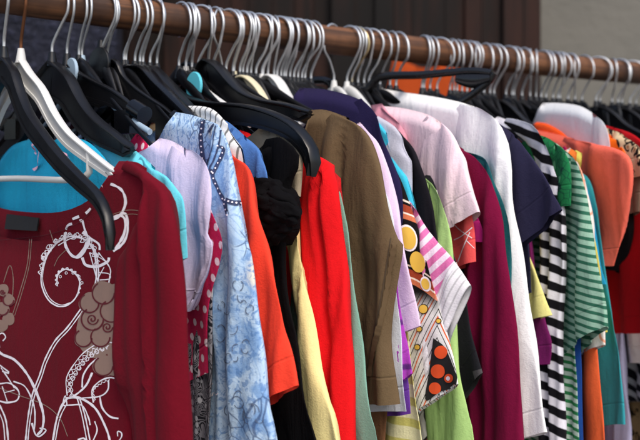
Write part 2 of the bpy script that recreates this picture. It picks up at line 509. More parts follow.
def print_ribbon(mb, hit, pts, wpx, mi, off=.0003, closed=False, wave=0, wper=4):
    if closed: pts = pts + [pts[0]]
    n = max(4, int(sum((Vector(pts[i + 1]) - Vector(pts[i])).length for i in range(len(pts) - 1)) / (1.3 if wave or len(pts) > 3 else 2)))
    pp = catmull(pts, n); seg = []
    def flush():
        nonlocal seg
        if len(seg) > 1: mb.grid(seg, mi=mi)
        seg = []
    L = 0
    for i, p in enumerate(pp):
        tg = (pp[min(i + 1, n - 1)] - pp[max(i - 1, 0)])
        if tg.length < 1e-6: continue
        tg.normalize(); nn = Vector((-tg.y, tg.x))
        if i: L += (p - pp[i - 1]).length
        q = p + nn * (wave * (abs(math.sin(L * math.pi / wper)) - .3) if wave else 0)
        w = wpx / 2 * (.75 + .5 * noise.noise(Vector((q.x * .2, q.y * .2, 3))) + .25)
        a = hit(*(q + nn * w)); b = hit(*(q - nn * w))
        if a is None or b is None or (a[0] - b[0]).length > .02: flush(); continue
        seg.append([a[0] + a[1] * off, b[0] + b[1] * off])
    flush()

def print_disc(mb, hit, x, y, r, mi, off=.0006, ry=None, seg=22, rot=0, wob=.0):
    ry = ry or r; rings = []
    for k in range(4):
        ring = []
        for j in range(seg):
            a = 2 * math.pi * j / seg; f = k / 3 * (1 + wob * math.sin(a * 3 + x))
            dx, dy = r * f * math.cos(a), ry * f * math.sin(a)
            c, s_ = math.cos(rot), math.sin(rot)
            h = hit(x + dx * c - dy * s_ + 1e-4 * j, y + dx * s_ + dy * c)
            if h is None: return
            ring.append(h[0] + h[1] * off)
        rings.append(ring)
    mb.grid(rings, closed=True, mi=mi)

# ------------------------------------------------------------------ hangers
def hook_path(wide=1.0, hubz=-.056):
    r = .0205 * wide; c = Vector((.0015, 0, RR + .0018 - r))
    p = []
    for k in range(0, 18):
        a = R(200 - 228 * k / 17)
        p.append(c + Vector((r * math.cos(a) * (1.06 if a < R(90) else 1), 0, r * math.sin(a))))
    p += [Vector((.0125, 0, -.0225)), Vector((.0052, 0, -.0315)), Vector((.0008, 0, -.0385)), Vector((0, 0, -.044)), Vector((0, 0, hubz + .003))]
    return p

def ubeam(h, w, fl=.0028, web=.0014):
    a, b, t = h, w / 2, -.003; e = .0009
    return [(a, -b * .7), (a, b * .7), (a - fl, b * .7), (a - fl, web), (t + fl + .001, web), (t + fl, b - e), (t + fl - e, b), (t + e, b), (t, b - e * 1.5), (t, -b + e * 1.5), (t + e, -b), (t + fl - e, -b), (t + fl, -b + e), (t + fl + .001, -web), (a - fl, -web), (a - fl, -b * .7)]
def ibeam(h, w, fl=.0022, web=.0012):
    a, b = h / 2, w / 2
    return [(a, -b), (a, b), (a - fl, b), (a - fl, web), (-a + fl, web), (-a + fl, b), (-a, b), (-a, -b), (-a + fl, -b), (-a + fl, -web), (a - fl, -web), (a - fl, -b)]
def oval(h, w, n=14):
    return [(h / 2 * math.cos(2 * math.pi * k / n), w / 2 * math.sin(2 * math.pi * k / n)) for k in range(n)]

def hanger(sh, label, mat='black', wire='steel', arm=None, swivel=0, tilt=0, style='slim', hubz=-.056, wide=1.0, bar=None, disc=None, disc_r=.011, clips=False, size=1.0, name='clothes_hanger', thick=False, tip=.007, disc_at=None, h0=None, w0=None, frame=None, hrot=None, group='hangers on the wooden rail'):
    fr = frame or Frame(sh)
    m = fr.mat() @ Matrix.Rotation(R(swivel), 4, 'Z')
    root = empty(name, m)
    tag(root, label, 'hanger', group)
    hk = MB(); pth = catmull(hook_path(wide, hubz), 60)
    hk.tube(pth, random.uniform(.00122, .0015), 8)
    hrot = random.gauss(0, 12) if hrot is None else hrot
    ho = hk.build('hook', M[wire], root); ho.matrix_world = m @ Matrix.Rotation(R(hrot), 4, 'Z')
    if arm is None:
        arm = [(0, 0), (.012, -.001), (.032, -.012), (.062, -.036), (.10, -.062), (.15, -.092), (.185, -.115), (.202, -.134), (.207, -.152)]
        arm = [(a * size, b * size) for a, b in arm]; base = hubz
        arm = [(a, b + base) for a, b in arm]
    half = catmull(arm, 26)
    tl = Matrix.Rotation(R(tilt), 4, Vector((0, 1, 0)))
    path = [Vector((-p.x, 0, p.y)) for p in reversed(half)][:-1] + [Vector((p.x, 0, p.y)) for p in half]
    hub = Vector((0, 0, hubz))
    path = [hub + tl.to_3x3() @ (v - hub) for v in path]
    b = MB()
    if style == 'broad':
        hh = h0 or .03; ww = w0 or .015
        def prof(i, t):
            q = abs(t - .5) * 2; e_ = min(1, (1 - q) * 22 + .45)
            return ubeam((hh * (1 - q) ** .8 + tip) * e_, ww * (1 - .25 * q) * e_, .0028, .0014 + (.5 * ww * .7 - .0014) * sst(.94, .955, q))
    elif style == 'ibeam':
        hh = h0 or .012; ww = w0 or .011
        def prof(i, t):
            q = abs(t - .5) * 2
            return ibeam(hh * (1 - .2 * q), ww, .0022, .0012)
    else:
        hh = h0 or .008; ww = w0 or .0045
        def prof(i, t):
            q = abs(t - .5) * 2
            return oval(hh * (1 - .25 * q) + (.010 * (1 - sst(.05, .45, q)) if thick else 0), ww + (.006 * (1 - sst(.1, .42, q)) if thick else 0))
    b.sweep(path, prof, up=Vector((0, 1, 0)))
    bo = b.build('body', M[mat], root, smooth='auto'); bo.matrix_world = m
    nk = MB()
    nk.tube([Vector((0, 0, hubz + .011)), Vector((0, 0, hubz + .006)), Vector((0, 0, hubz - .002))], lambda t: .0028 + .0022 * t, 12)
    no = nk.build('collar', M[mat], root); no.matrix_world = m
    if bar is not None:
        k = len(half) - 1 - bar[0]; p0 = path[k0] if False else None
        a = Vector((-half[-bar[0]].x, 0, half[-bar[0]].y)); c = Vector((half[-bar[0]].x, 0, half[-bar[0]].y))
        pts = [a, a.lerp(c, .04) + Vector((0, 0, -bar[1])), a.lerp(c, .5) + Vector((0, 0, -bar[1] * 1.05)), a.lerp(c, .96) + Vector((0, 0, -bar[1])), c]
        pts = [hub + tl.to_3x3() @ (v - hub) for v in catmull(pts, 40)]
        bb = MB(); bb.tube(pts, .0027, 8)
        o = bb.build('trouser_bar', M[mat], root); o.matrix_world = m
    if disc:
        dd = MB(); dd.disc(disc_at or (0.006, -.005, hubz - .001 - disc_r * .3), disc_r, .003)
        o = dd.build('size_disc', M[disc], root, smooth='auto'); o.matrix_world = m
    if clips:
        for sg in (-1, 1):
            cc = MB(); e = path[0] if sg < 0 else path[-1]
            cc.tube([e + Vector((-.004 * sg, 0, .004)), e + Vector((.012 * sg, 0, -.003))], .0075, 14)
            cc.box(e + Vector((-.012 * sg, 0, -.008)), (.022, .012, .02))
            o = cc.build('clip', M['blackglossy'], root, smooth='auto'); o.matrix_world = m
    return root

# ------------------------------------------------------------------ one garment
USED = []; HL = set()
def garment(name, label, cat, hook, s25, mat, edge=None, top=None, hem=None, body='auto', sleeves=True, length=.62, T=.008,
            fold=.005, wl=.05, sT=.013, sfold=.003, dipf=.04, dipb=.02, nparts=None, hang='black', wire='steel', hlabel=None,
            swid=.13, bw=.185, seed=None, lefts=None, crumple=.0016, scr=.0018, power=2.2, prints=None, sprints=None, extra_mats=(),
            hstyle='slim', syoff=0, sfrill=0, stprof=None, hangsw=0, scrunch=0, shc='sleeve', hemw=None, group='garments hanging on the wooden rail'):
    """edge: pixels of the outer silhouette, shoulder -> hem; top: pixels neck -> shoulder"""
    if s25 > .4: s25 += .3 * (s25 - .4)
    sh = s_of(hook); fr = Frame(sh, s25)
    seed = seed if seed is not None else int(hook * 7 + s25 * 1000)
    m = fr.mat()
    E = [fr.uz(*p) for p in edge]
    TP = [fr.uz(*p) for p in top] if top else None
    if TP is None:
        TP = [(.085, min(-.093, E[0][1] + .038)), E[0]]
    name = name.replace('_top', '_shirt')
    root = empty(name, m); tag(root, label, cat, group)
    USED.append((name, label[:24], round(sh, 3), s25, [round(q, 2) for q in E[0]], [round(q, 2) for q in E[len(E) // 2]], [round(q, 2) for q in E[-1]]))
    b = MB()
    if sleeves:
        uS = min(E[0][0], max(bw, TP[0][0] + .04))
        # clip the shoulder line at uS
        tp = [TP[0]] + [p for p in TP[1:] if p[0] < uS - .01]
        a0, a1 = TP[-2], TP[-1]
        pts = TP + [E[0]] if TP[-1] != E[0] else TP
        zS = pts[-1][1]
        for i in range(len(pts) - 1):
            if pts[i][0] <= uS <= pts[i + 1][0] and pts[i + 1][0] > pts[i][0]:
                zS = pts[i][1] + (pts[i + 1][1] - pts[i][1]) * (uS - pts[i][0]) / (pts[i + 1][0] - pts[i][0]); break
        tp.append((uS, zS))
        zb = zS - length
        sd = body if body != 'auto' else [(uS, zS), (bw - .012, zS - .08), (bw - .02, zS - length * .5), (bw - .008, zb)]
    else:
        tp = TP if TP[-1] == E[0] else TP + [E[0]]
        sd = E
    if body not in ('auto',) and body is not None and sleeves:
        sd = [(uS, zS)] + [fr.uz(*p) for p in body]
    body_mesh(b, tp, sd, dipf, dipb, T, fold, wl, seed, crumple=crumple, power=power)
    mats = [mat] + list(extra_mats)
    if prints: prints(b, hitter(b, fr), fr)
    o = b.build('body', mats, root, merge=.00001); o.matrix_world = m
    if sleeves:
        R_ = E; pv = tp[-2]; slope = max(0, min(1.5, (pv[1] - zS) / max(.01, uS - pv[0])))
        if lefts: L_ = [fr.uz(*p) for p in lefts]
        else:
            he = fr.uz(*hem) if hem else (E[-1][0] - swid, E[-1][1])
            # extend the hem direction to the sleeve width
            dx, dz = he[0] - E[-1][0], he[1] - E[-1][1]
            q = swid / max(1e-6, math.hypot(dx, dz)); he = (E[-1][0] + dx * q, E[-1][1] + dz * q)
            L_ = [(uS - .034, zS + slope * .03 - .012), ((uS + he[0]) / 2 - .012, (zS + he[1]) / 2 + .01), he]
        if lefts: L_ = [(uS - .03, zS + slope * .03 - .010)] + L_
        for far in (False, True):
            sm = MB()
            R2 = [(uS - .022, zS + slope * .022 - .001), (uS - .002, zS - .0005)] + [p for p in (TP or []) if uS + .006 < p[0] < E[0][0] - .003] + R_ if E[0][0] > uS + .006 else [(uS - .022, zS + slope * .022 - .001)] + R_
            L2 = L_
            sleeve_mesh(sm, L2, R2, sT, sfold, .035, seed, far=far, yoff=syoff, crumple=scr, frill=sfrill, tprof=stprof, scrunch=scrunch)
            if sprints and not far: sprints(sm, hitter(sm, fr), fr)
            so = sm.build('sleeve', mats, root); so.matrix_world = m
    if hang:
        # the hanger follows the inside of the shoulder line
        ln = [p for p in tp]
        arm = [(0, -.057), (.016, -.061)]
        for p in ln[:-1]: arm.append((p[0], p[1] - .013))
        a, c = ln[-2], ln[-1]
        e = (a[0] + (c[0] - a[0]) * .45, a[1] + (c[1] - a[1]) * .45 - .013)
        if e[0] > arm[-1][0] + .01: arm.append(e)
        arm2 = [arm[0]]
        for p in arm[1:]:
            if p[0] > arm2[-1][0] + .008: arm2.append(p)
        if arm2[-1][0] > .2: arm2[-1] = (.2, arm2[-1][1])
        nm = re.split(r' (?:hanging|with|behind|beside|below|next|tucked|peeking|in|at|of|seen|right|between|overlapping|just|above|showing|under|ending|filling|low|far)\b', label)[0]
        lb = '%s plastic hanger under the %s' % (hang, nm)
        if lb in HL or len(lb.split()) < 4: lb = '%s hanger under the %s' % (hang, ' '.join(label.split()[:12]))
        HL.add(lb)
        hanger(sh, hlabel or lb, hang, wire, arm=arm2, style='slim', h0=.005, w0=.0022, thick=True, frame=fr, wide=random.uniform(.86, 1.14), swivel=0)
    return root

# ================================================================== GARMENTS, near to far
# --- maroon printed top
def px7(pts): return [(x / 4, y / 4 + 330) for x, y in pts]
def px6(pts): return [(x / 4, y / 4 + 220) for x, y in pts]
def px5(pts): return [(x / 2.75, y / 2.75 + 110) for x, y in pts]
def maroon_prints(mb, hit, fr):
    W, B, MR = 1, 2, 3
    pr0 = print_ribbon
    def print_ribbon_(mb, hit, pts, w, mi, **k): pr0(mb, hit, pts, w * ((1.3 if w > 1.4 else 1.2) if mi == 1 else 1.0), mi, **k)
    print_disc(mb, hit, 100, 322, 21, B, off=.0002, ry=38, rot=.25, wob=.05)
    for x, y, r in ((90, 303, 9.5), (104, 293, 11), (117, 294, 10), (112, 311, 11), (93, 319, 11), (84, 338, 8.5), (101, 337, 9.5),
                    (115, 331, 10), (104, 366, 9.5), (116, 352, 8), (113, 367, 8), (3, 290, 5.5), (9, 300, 5.5), (3, 309, 6), (9, 319, 5.5), (2, 326, 5.5), (-6, 300, 6), (-6, 315, 6)):
        print_disc(mb, hit, x, y, r * 1.12, B, off=.0003 + random.uniform(0, .0001), wob=.06, rot=random.random() * 6)
    for x, y, r in ((93, 319, 6), (108, 327, 5.5), (3, 292, 2.6)):
        sp = [(x + r * (1 - k / 22) * math.cos(k * .55), y + r * (1 - k / 22) * math.sin(k * .55)) for k in range(20)]
        print_ribbon_(mb, hit, sp, 1.3, MR, off=.0007)
    for x, y, r in ((90, 303, 9.5), (104, 293, 11), (112, 311, 11), (93, 319, 11), (84, 338, 8.5), (101, 337, 9.5), (104, 366, 9.5), (9, 300, 5.5), (3, 309, 6)):
        sp = [(x + r * math.cos(k * .35), y + r * math.sin(k * .35)) for k in range(13)]
        print_ribbon_(mb, hit, sp, 1.4, MR, off=.0006)
    big = [(230, 265), (232, 220), (262, 197), (300, 212), (320, 248), (310, 300), (280, 335), (240, 346), (200, 325), (174, 280), (166, 225), (185, 150), (225, 95), (280, 66), (330, 72), (370, 110), (385, 170), (385, 240), (365, 300), (320, 362), (270, 430), (220, 485), (180, 560), (160, 620), (130, 700), (112, 800), (102, 900)]
    print_ribbon_(mb, hit, px6(big), 1.2, W)
    print_ribbon_(mb, hit, [(x + 2.2, y + 1.6) for x, y in px6(big[12:])], .9, W)
    print_ribbon_(mb, hit, [(x + 1.5, y - 1.5) for x, y in px6(big[6:13])], .7, W)
    for seg, wv, wp in ((big[0:6], 2.6, 4.2), (big[10:17], 3.4, 5.0), (big[10:17], 5.5, 7.0)):
        print_ribbon_(mb, hit, px6(seg), .9, W, wave=-wv, wper=wp)
    for k in range(9):      # little triangles and rings in the lace
        a = R(200 + k * 20); cx, cy = 69 + 27 * math.cos(a), 264 + 27 * math.sin(a)
        print_ribbon_(mb, hit, [(cx - 2, cy + 1.6), (cx + .3, cy - 2.2), (cx + 2.2, cy + 1.4)], .7, W, closed=True)
    for k in range(6):
        a = R(190 + k * 32); cx, cy = 70 + 12.5 * math.cos(a), 285 + 12.5 * math.sin(a)
        print_ribbon_(mb, hit, [(cx - 1.3, cy), (cx, cy - 1.6), (cx + 1.4, cy), (cx, cy + 1.5)], .6, W, closed=True)
    for pts, w in (([(330, 0), (300, 12), (268, 28), (262, 95), (288, 140), (320, 147), (345, 112), (356, 72), (332, 48)], 2.0),
                   ([(330, 150), (345, 180), (390, 186), (432, 166), (437, 150)], 2.0), ([(455, -10), (485, -18), (503, 5), (496, 60), (462, 118)], 1.9),
                   ([(330, 0), (350, 60), (395, 95), (400, 120)], 1.6), ([(395, 130), (440, 190), (440, 230), (425, 285), (395, 250), (360, 130)], 1.0),
                   ([(400, 240), (440, 235), (436, 215), (398, 210)], .8), ([(360, 130), (400, 150), (430, 170)], .8), ([(418, 188), (392, 235)], .8)):
        print_ribbon_(mb, hit, px6(pts), w, W)
    for pts, w in (([(275, 215), (300, 203), (335, 220), (346, 255), (330, 290), (300, 302), (285, 290)], 2.0),
                   ([(312, 300), (345, 285), (352, 330), (340, 365), (312, 388)], 2.0), ([(200, 300), (235, 285), (250, 270)], 2.0),
                   ([(185, 320), (180, 370), (205, 405), (232, 380), (245, 345)], 1.6)):
        print_ribbon_(mb, hit, px5(pts), w, W)
    for pts, w in (([(-60, 20), (0, 90), (60, 120), (112, 180), (152, 262), (175, 340), (170, 395), (150, 420)], 1.9), ([(0, 300), (25, 362), (36, 460)], 1.3), ([(-8, 320), (14, 372), (22, 460)], .9),
                   ([(55, 205), (100, 225), (130, 280), (141, 330), (138, 400), (128, 372)], 1.2), ([(210, 460), (230, 350), (262, 282), (300, 262), (345, 222), (370, 170), (362, 190)], 1.5), ([(220, 460), (240, 356), (270, 292)], .9),
                   ([(265, 272), (320, 272), (380, 310), (420, 380), (440, 440), (444, 500)], 1.7), ([(320, 272), (342, 345), (365, 460)], 1.2), ([(310, 272), (330, 345), (352, 460)], .9),
                   ([(375, 290), (370, 240), (400, 205), (442, 190), (480, 200)], 1.1), ([(436, 200), (432, 240), (400, 265), (330, 272)], 1.1),
                   ([(330, 230), (335, 180), (370, 130), (420, 106), (490, 124)], 1.3), ([(270, 262), (268, 190), (310, 120), (350, 80), (410, 48), (470, 58), (495, 90)], .9),
                   ([(270, 300), (262, 262), (255, 300), (282, 300), (330, 302), (355, 350), (362, 380)], 1.1), ([(380, 365), (390, 400), (375, 440)], 1.0),
                   ([(400, 262), (410, 310), (440, 345), (475, 354)], 1.4), ([(0, 215), (40, 213), (76, 245), (70, 280), (30, 290), (0, 284)], 1.2), ([(0, 140), (40, 172), (10, 165)], 1.0), ([(5, 150), (60, 232)], 1.0), ([(20, 250), (60, 240)], .8), ([(30, 285), (10, 225)], .8),
                   ([(130, 372), (142, 415), (160, 425), (186, 400), (160, 392)], 1.2), ([(472, 425), (472, 405), (486, 410), (488, 425), (476, 445)], .9), ([(0, 70), (-10, 30), (10, 12), (24, 28), (12, 44)], 1.0), ([(313, 440), (335, 432), (352, 446)], 1.5)):
        print_ribbon_(mb, hit, px7(pts), w, W)
    arch = [(276, 250), (272, 195), (312, 128), (352, 88), (410, 58), (468, 68)]
    print_ribbon_(mb, hit, px7(arch), .9, W, wave=3.6, wper=6.0)
    print_ribbon_(mb, hit, px7([(x + 18, y + 16) for x, y in arch]), .7, W, wave=-3.0, wper=5.0)
    for k in range(14):
        f = k / 13; p = catmull([Vector((x / 4, y / 4 + 330)) for x, y in arch], 14)[k]
        cx, cy = p.x + 3.2, p.y + 3.4
        print_ribbon_(mb, hit, [(cx - 2.2, cy), (cx, cy - 2.4), (cx + 2.2, cy + .4), (cx + .2, cy + 2.3)], .7, W, closed=True)
    print_ribbon_(mb, hit, px7([(378, 285), (372, 240), (402, 212), (440, 196)]), .8, W, wave=2.2, wper=4)
    for pts, w in (([(120, 75), (110, 180), (80, 290), (50, 382)], .7), ([(128, 75), (118, 182), (88, 295), (60, 382)], .6), ([(15, 250), (40, 182), (54, 232), (50, 330)], .7), ([(200, 40), (215, 85)], .8), ([(218, 185), (235, 150), (265, 120)], .7)):
        print_ribbon_(mb, hit, px6(pts), w, B)
    print_ribbon_(mb, hit, px7([(0, 232), (80, 262), (180, 300), (240, 352), (272, 425)]), .8, B)
    for pts in ([(118, 222), (140, 216), (165, 220)], [(120, 226), (142, 220), (165, 225)]): print_ribbon_(mb, hit, [(x - 10, y - 6) for x, y in pts], .6, B)
    print_ribbon_(mb, hit, [(-40, 243), (0, 240), (40, 236), (66, 229), (86, 217), (100, 198)], .55, MR, off=.0006)

maroon = fabric('maroon_jersey', (100, 10, 27), hemw=.03, crease=.0016)
G = garment('printed_top', 'maroon long sleeved top printed with white swirls and beige flowers, nearest on the rail', 'top', 21, .048, maroon,
    top=[(119, 161), (136, 162), (150, 170)], edge=[(165, 188), (178, 215), (184, 245), (189, 300), (191, 360), (192, 440), (192, 620)],
    lefts=[(154, 188), (138, 235), (124, 265), (121, 325), (115, 345), (122, 375), (137, 420), (140, 620)],
    bw=.2, dipf=.068, dipb=.044, power=3.0, hang=None, prints=maroon_prints, extra_mats=(M['print_white'], M['print_beige'], M['print_maroon']),
    fold=.0018, T=.010, sT=.018, sfold=.004, body=[(146, 225), (138, 280), (136, 380), (132, 460), (122, 760)], crumple=.0008, syoff=-.003, scr=.0012)
fr = Frame(s_of(21), .048)
mb = MB(); a = [fr.uz(*p) for p in ((5, 214), (38, 218), (38, 231), (5, 229))]
yb = .0015
mb.grid([[(a[0][0], yb, a[0][1]), (a[1][0], yb - .001, a[1][1])], [(a[3][0], yb - .002, a[3][1]), (a[2][0], yb - .003, a[2][1])]])
mb.grid([[(a[0][0], yb + .001, a[0][1]), (a[1][0], yb, a[1][1])], [(a[3][0], yb - .001, a[3][1]), (a[2][0], yb - .002, a[2][1])]])
o = mb.build('neck_label', M['tag_black'], G); o.matrix_world = fr.mat()

P = lambda *a, **k: garment(*a, **k)
def F_(name, col, **k): return fabric(name, col, **k)

G = P('turquoise_top', 'deep turquoise top seen through the neckline of the maroon printed top', 'top', 46, .060, F_('turquoise_cotton', (34, 164, 206)),
    top=[(60, 136), (84, 140), (100, 152)], edge=[(112, 168), (126, 200), (130, 260), (132, 440), (132, 600)], sleeves=False, dipf=.012, dipb=.004, hang=None, fold=.0015, T=.004)
fr = Frame(s_of(46), .060)
mb = MB()
for pts in ([(50, 140), (44, 150), (47, 160), (40, 170)], [(50, 140), (60, 142), (66, 150), (76, 158)], [(48, 142), (40, 146), (42, 154)]):
    pp = catmull([fr.uz(*p) for p in pts], 14)
    mb.grid([[(p.x - .0035 * (1 - k / 18), -.006 - .002 * math.sin(k), p.y + .001), (p.x + .0035 * (1 - k / 18), -.007 - .002 * math.cos(k * .8), p.y - .001)] for k, p in enumerate(pp)])
o = mb.build('ribbon', F_('pale_pink_ribbon', (218, 170, 192)), G); o.matrix_world = fr.mat()
G = P('aqua_top', 'pale aqua short sleeved top just behind the maroon printed top', 'top', 56, .071, F_('aqua_cotton', (104, 204, 224)),
    top=[(103, 134), (116, 137), (140, 154)], edge=[(160, 172), (174, 186), (183, 210), (187, 258)], hem=(165, 270), hang=None, fold=.003, sT=.008, dipf=.05)
lav = F_('lavender_crinkle', (206, 194, 222), crease=.004)
G = P('ruffle_blouse', 'pale lavender blouse with gathered sleeve and ruffled cuff beside the pale aqua top', 'blouse', 79, .088, lav,
    top=[(160, 138), (172, 141), (190, 151)], edge=[(204, 165), (212, 190), (213, 215), (211, 234), (216, 244), (213, 262), (204, 284), (190, 309)], hem=(176, 304), swid=.05, hang='black', fold=.003, sT=.008, sfold=.004, sfrill=.0025, scr=.002, stprof=lambda t: .1 + .9 * sst(0, .2, t) - .45 * sst(.5, .6, t) + .5 * sst(.62, .8, t))
def dot_prints(mb, hit, fr): pass
G = P('polka_dot_top', 'pink top with white polka dots behind the lavender blouse', 'top', 101, .093, F_('pink_dotted', (196, 34, 84), pat='dots', c2=(236, 214, 224), period=.0125),
    edge=[(196, 178), (204, 205), (216, 236), (214, 262), (205, 300), (201, 340), (203, 372)], hem=(188, 380), sT=.006, fold=.0015, sfold=.0015, syoff=.006, hang='black')
G = P('paisley_top', 'black and grey paisley top in the gap beside the pink polka dots', 'top', 107, .100, F_('paisley_grey', (34, 34, 42), pat='paisley', c2=(134, 132, 140)),
    edge=[(205, 190), (215, 240), (214, 300), (214, 380), (212, 440), (212, 560)], sT=.006, fold=.003, hang='black')
def batik_prints(mb, hit, fr):
    Nv, W = 1, 2
    for pts, w in (([(204, 117), (202, 135), (203, 155), (206, 168), (212, 172)], 4.6), ([(218, 146), (224, 150), (216, 168), (213, 176), (219, 190), (224, 200), (228, 215)], 3.6), ([(226, 200), (234, 203), (243, 203)], 5)):
        print_ribbon(mb, hit, pts, w, Nv, off=.0006)
        for k, p in enumerate(catmull(pts, max(3, int(len(pts) * 2.2)))): print_disc(mb, hit, p.x, p.y, .9, W, off=.0011, seg=8)
    for pts, w in (([(216, 126), (214, 138), (212, 150), (207, 165)], 1.0), ([(209, 132), (217, 122), (221, 130), (219, 145), (214, 160), (210, 168)], 1.6)):
        print_ribbon(mb, hit, pts, w, Nv, off=.0008)
def batik_sprints(mb, hit, fr):
    Nv, W = 1, 2
    batik_prints(mb, hit, fr)
    print_disc(mb, hit, 211, 385, 5.5, Nv, ry=16, rot=-.5)
    for x, y in ((206, 374), (211, 384), (216, 394)): print_ribbon(mb, hit, [(x - 3, y + 2), (x - 1, y - 2), (x + 1, y + 1), (x + 3, y - 1)], .9, W, off=.0011)
    rb = random.Random(12)
    for (x, y, q) in ((233, 402, 1), (246, 405, 1.1), (228, 334, .9), (238, 292, .8), (248, 305, .6), (241, 345, .8), (254, 417, .8), (224, 310, .6), (232, 360, .6)):
        a0, cv = rb.uniform(0, 6), rb.uniform(.3, .55)
        for j in range(3):
            aa = a0 + j * 2.1; sp = []; px_, py_ = x + 3 * q * math.cos(aa), y + 4 * q * math.sin(aa)
            for k in range(8):
                sp.append((px_, py_)); px_ += 1.8 * q * math.cos(aa); py_ += 2.4 * q * math.sin(aa); aa += cv * (1 if j % 2 else -1) * (.5 + k * .12)
            print_ribbon(mb, hit, sp, .8, 3, off=.0008)
M['print_ink'] = plain('grey_blue_print_ink', (84, 98, 124), .85, var=.1)
G = P('batik_shirt', 'pale blue and cream batik print shirt with navy dotted bands', 'shirt', 124, .110, F_('batik_cloth', (170, 196, 222), pat='batik'),
    top=[(176, 112), (192, 115), (214, 122), (219, 126)], edge=[(226, 145), (236, 180), (243, 210), (248, 240), (252, 270), (257, 310), (262, 350), (266, 400), (272, 440), (284, 560)],
    lefts=[(200, 130), (212, 200), (214, 260), (208, 320), (204, 380), (204, 440), (204, 560)], extra_mats=(M['print_navy'], M['print_white'], M['print_ink']), prints=batik_prints, sprints=batik_sprints,
    sT=.014, sfold=.0035, fold=.004, hang='black', dipf=.05)
G = P('orange_red_tee', 'bright orange red short sleeved tee overlapping the blue tee', 't-shirt', 135, .128, F_('orange_red_jersey', (236, 66, 46)),
    top=[(228, 150), (236, 158)], edge=[(246, 164), (254, 180), (259, 205), (265, 240), (272, 275), (282, 320), (289, 350), (295, 386)], hem=(270, 402), sT=.012, fold=.003, hang='black', seed=3, hemw=.022)
G = P('lace_top', 'white striped lace top peeking above the batik shirt collar', 'top', 143, .136, F_('white_lace', (120, 120, 118), pat='stripes', c2=(214, 215, 214), period=.009, dir=(1, 0), duty=.22),
    top=[(180, 106), (200, 106), (214, 110)], edge=[(228, 124), (238, 140), (244, 170), (246, 260)], sleeves=False, hang='black', fold=.002)
G = P('blue_tee', 'denim blue short sleeved tee behind the orange red tee', 't-shirt', 150, .144, F_('denim_blue_jersey', (72, 112, 172)),
    top=[(214, 117), (228, 122), (244, 134)], edge=[(257, 150), (264, 166), (268, 184), (266, 226)], hem=(245, 232), sT=.012, fold=.003, hang='black')
# black gathered blouse with a puffed, knotted sleeve
blk = F_('black_gauze', (9, 8, 10), crease=.005, sheen=0)
G = P('black_blouse', 'black blouse with a pointed shoulder and crumpled ruffled sleeve', 'blouse', 179, .163, blk,
    top=[(256, 152), (266, 143), (277, 135), (288, 142)], edge=[(298, 152), (299, 164), (292, 178), (289, 196), (287, 240), (291, 300), (298, 350), (307, 400), (315, 440), (336, 560)],
    lefts=[(262, 152), (262, 176), (266, 196), (262, 240), (262, 300), (268, 350), (270, 400), (272, 440), (274, 560)], sT=.009, scr=.002, hang='black', fold=.004, bw=.16)
frb = Frame(s_of(179), .163)
mb = MB()
sleeve_mesh(mb, [frb.uz(*p) for p in [(276, 184), (268, 200), (266, 216), (268, 232), (276, 246)]], [frb.uz(*p) for p in [(286, 184), (294, 196), (302, 212), (298, 228), (286, 246)]], .010, .003, .02, 5, crumple=.003, rows=40, nr=70, yoff=-.008, scrunch=.0015, tprof=lambda t: .4 + .6 * math.sin(math.pi * t))
mb.build('gathered_cuff', blk, G).matrix_world = frb.mat()
rf = random.Random(4)
bands = [([(264, 188), (276, 184), (290, 188), (299, 198)], .0075), ([(262, 196), (276, 192), (294, 196), (306, 208)], .0085), ([(262, 206), (278, 202), (296, 206), (311, 216)], .0095), ([(260, 216), (278, 214), (296, 216), (309, 222)], .0095),
         ([(262, 226), (280, 226), (294, 226), (303, 228)], .0085), ([(264, 236), (276, 238), (288, 236), (296, 232)], .0075), ([(268, 190), (284, 198), (298, 210), (304, 222)], .007), ([(266, 230), (280, 216), (296, 204), (303, 204)], .006), ([(262, 222), (264, 236), (268, 248), (272, 256)], .006)]
for k, (path, rad) in enumerate(bands):
    mb = MB(); pc = catmull([frb.uz(p[0] + 4, p[1]) for p in path], 70)
    pth = [Vector((p.x, -.012 - .008 * math.sin(math.pi * c_ / 69) - (.004 if k > 5 else 0) + .0015 * math.sin(c_ * .3 + k), p.y)) for c_, p in enumerate(pc)]
    def prof(i, t, rad=rad, k=k):
        e = max(.08, math.sin(math.pi * min(1, max(0, t))) ** .45); out = []
        for n_ in range(28):
            a = 2 * math.pi * n_ / 28
            r_ = rad * e * (1 + .22 * noise.noise(Vector((math.cos(a) * 1.6, math.sin(a) * 1.6, t * 6 + k * 9))) + .16 * (1 - 2 * abs(math.sin(a * 2.5 + t * 5 + k))) + .08 * math.sin(t * 40 + 3 * math.cos(a) + k))
            out.append((r_ * math.cos(a), r_ * math.sin(a) * .8))
        return out
    mb.sweep(pth, prof, up=Vector((0, 1, 0)))
    mb.uv = [(v.x, v.z) for v in mb.v]
    mb.build('ruffle', blk, G).matrix_world = frb.mat()

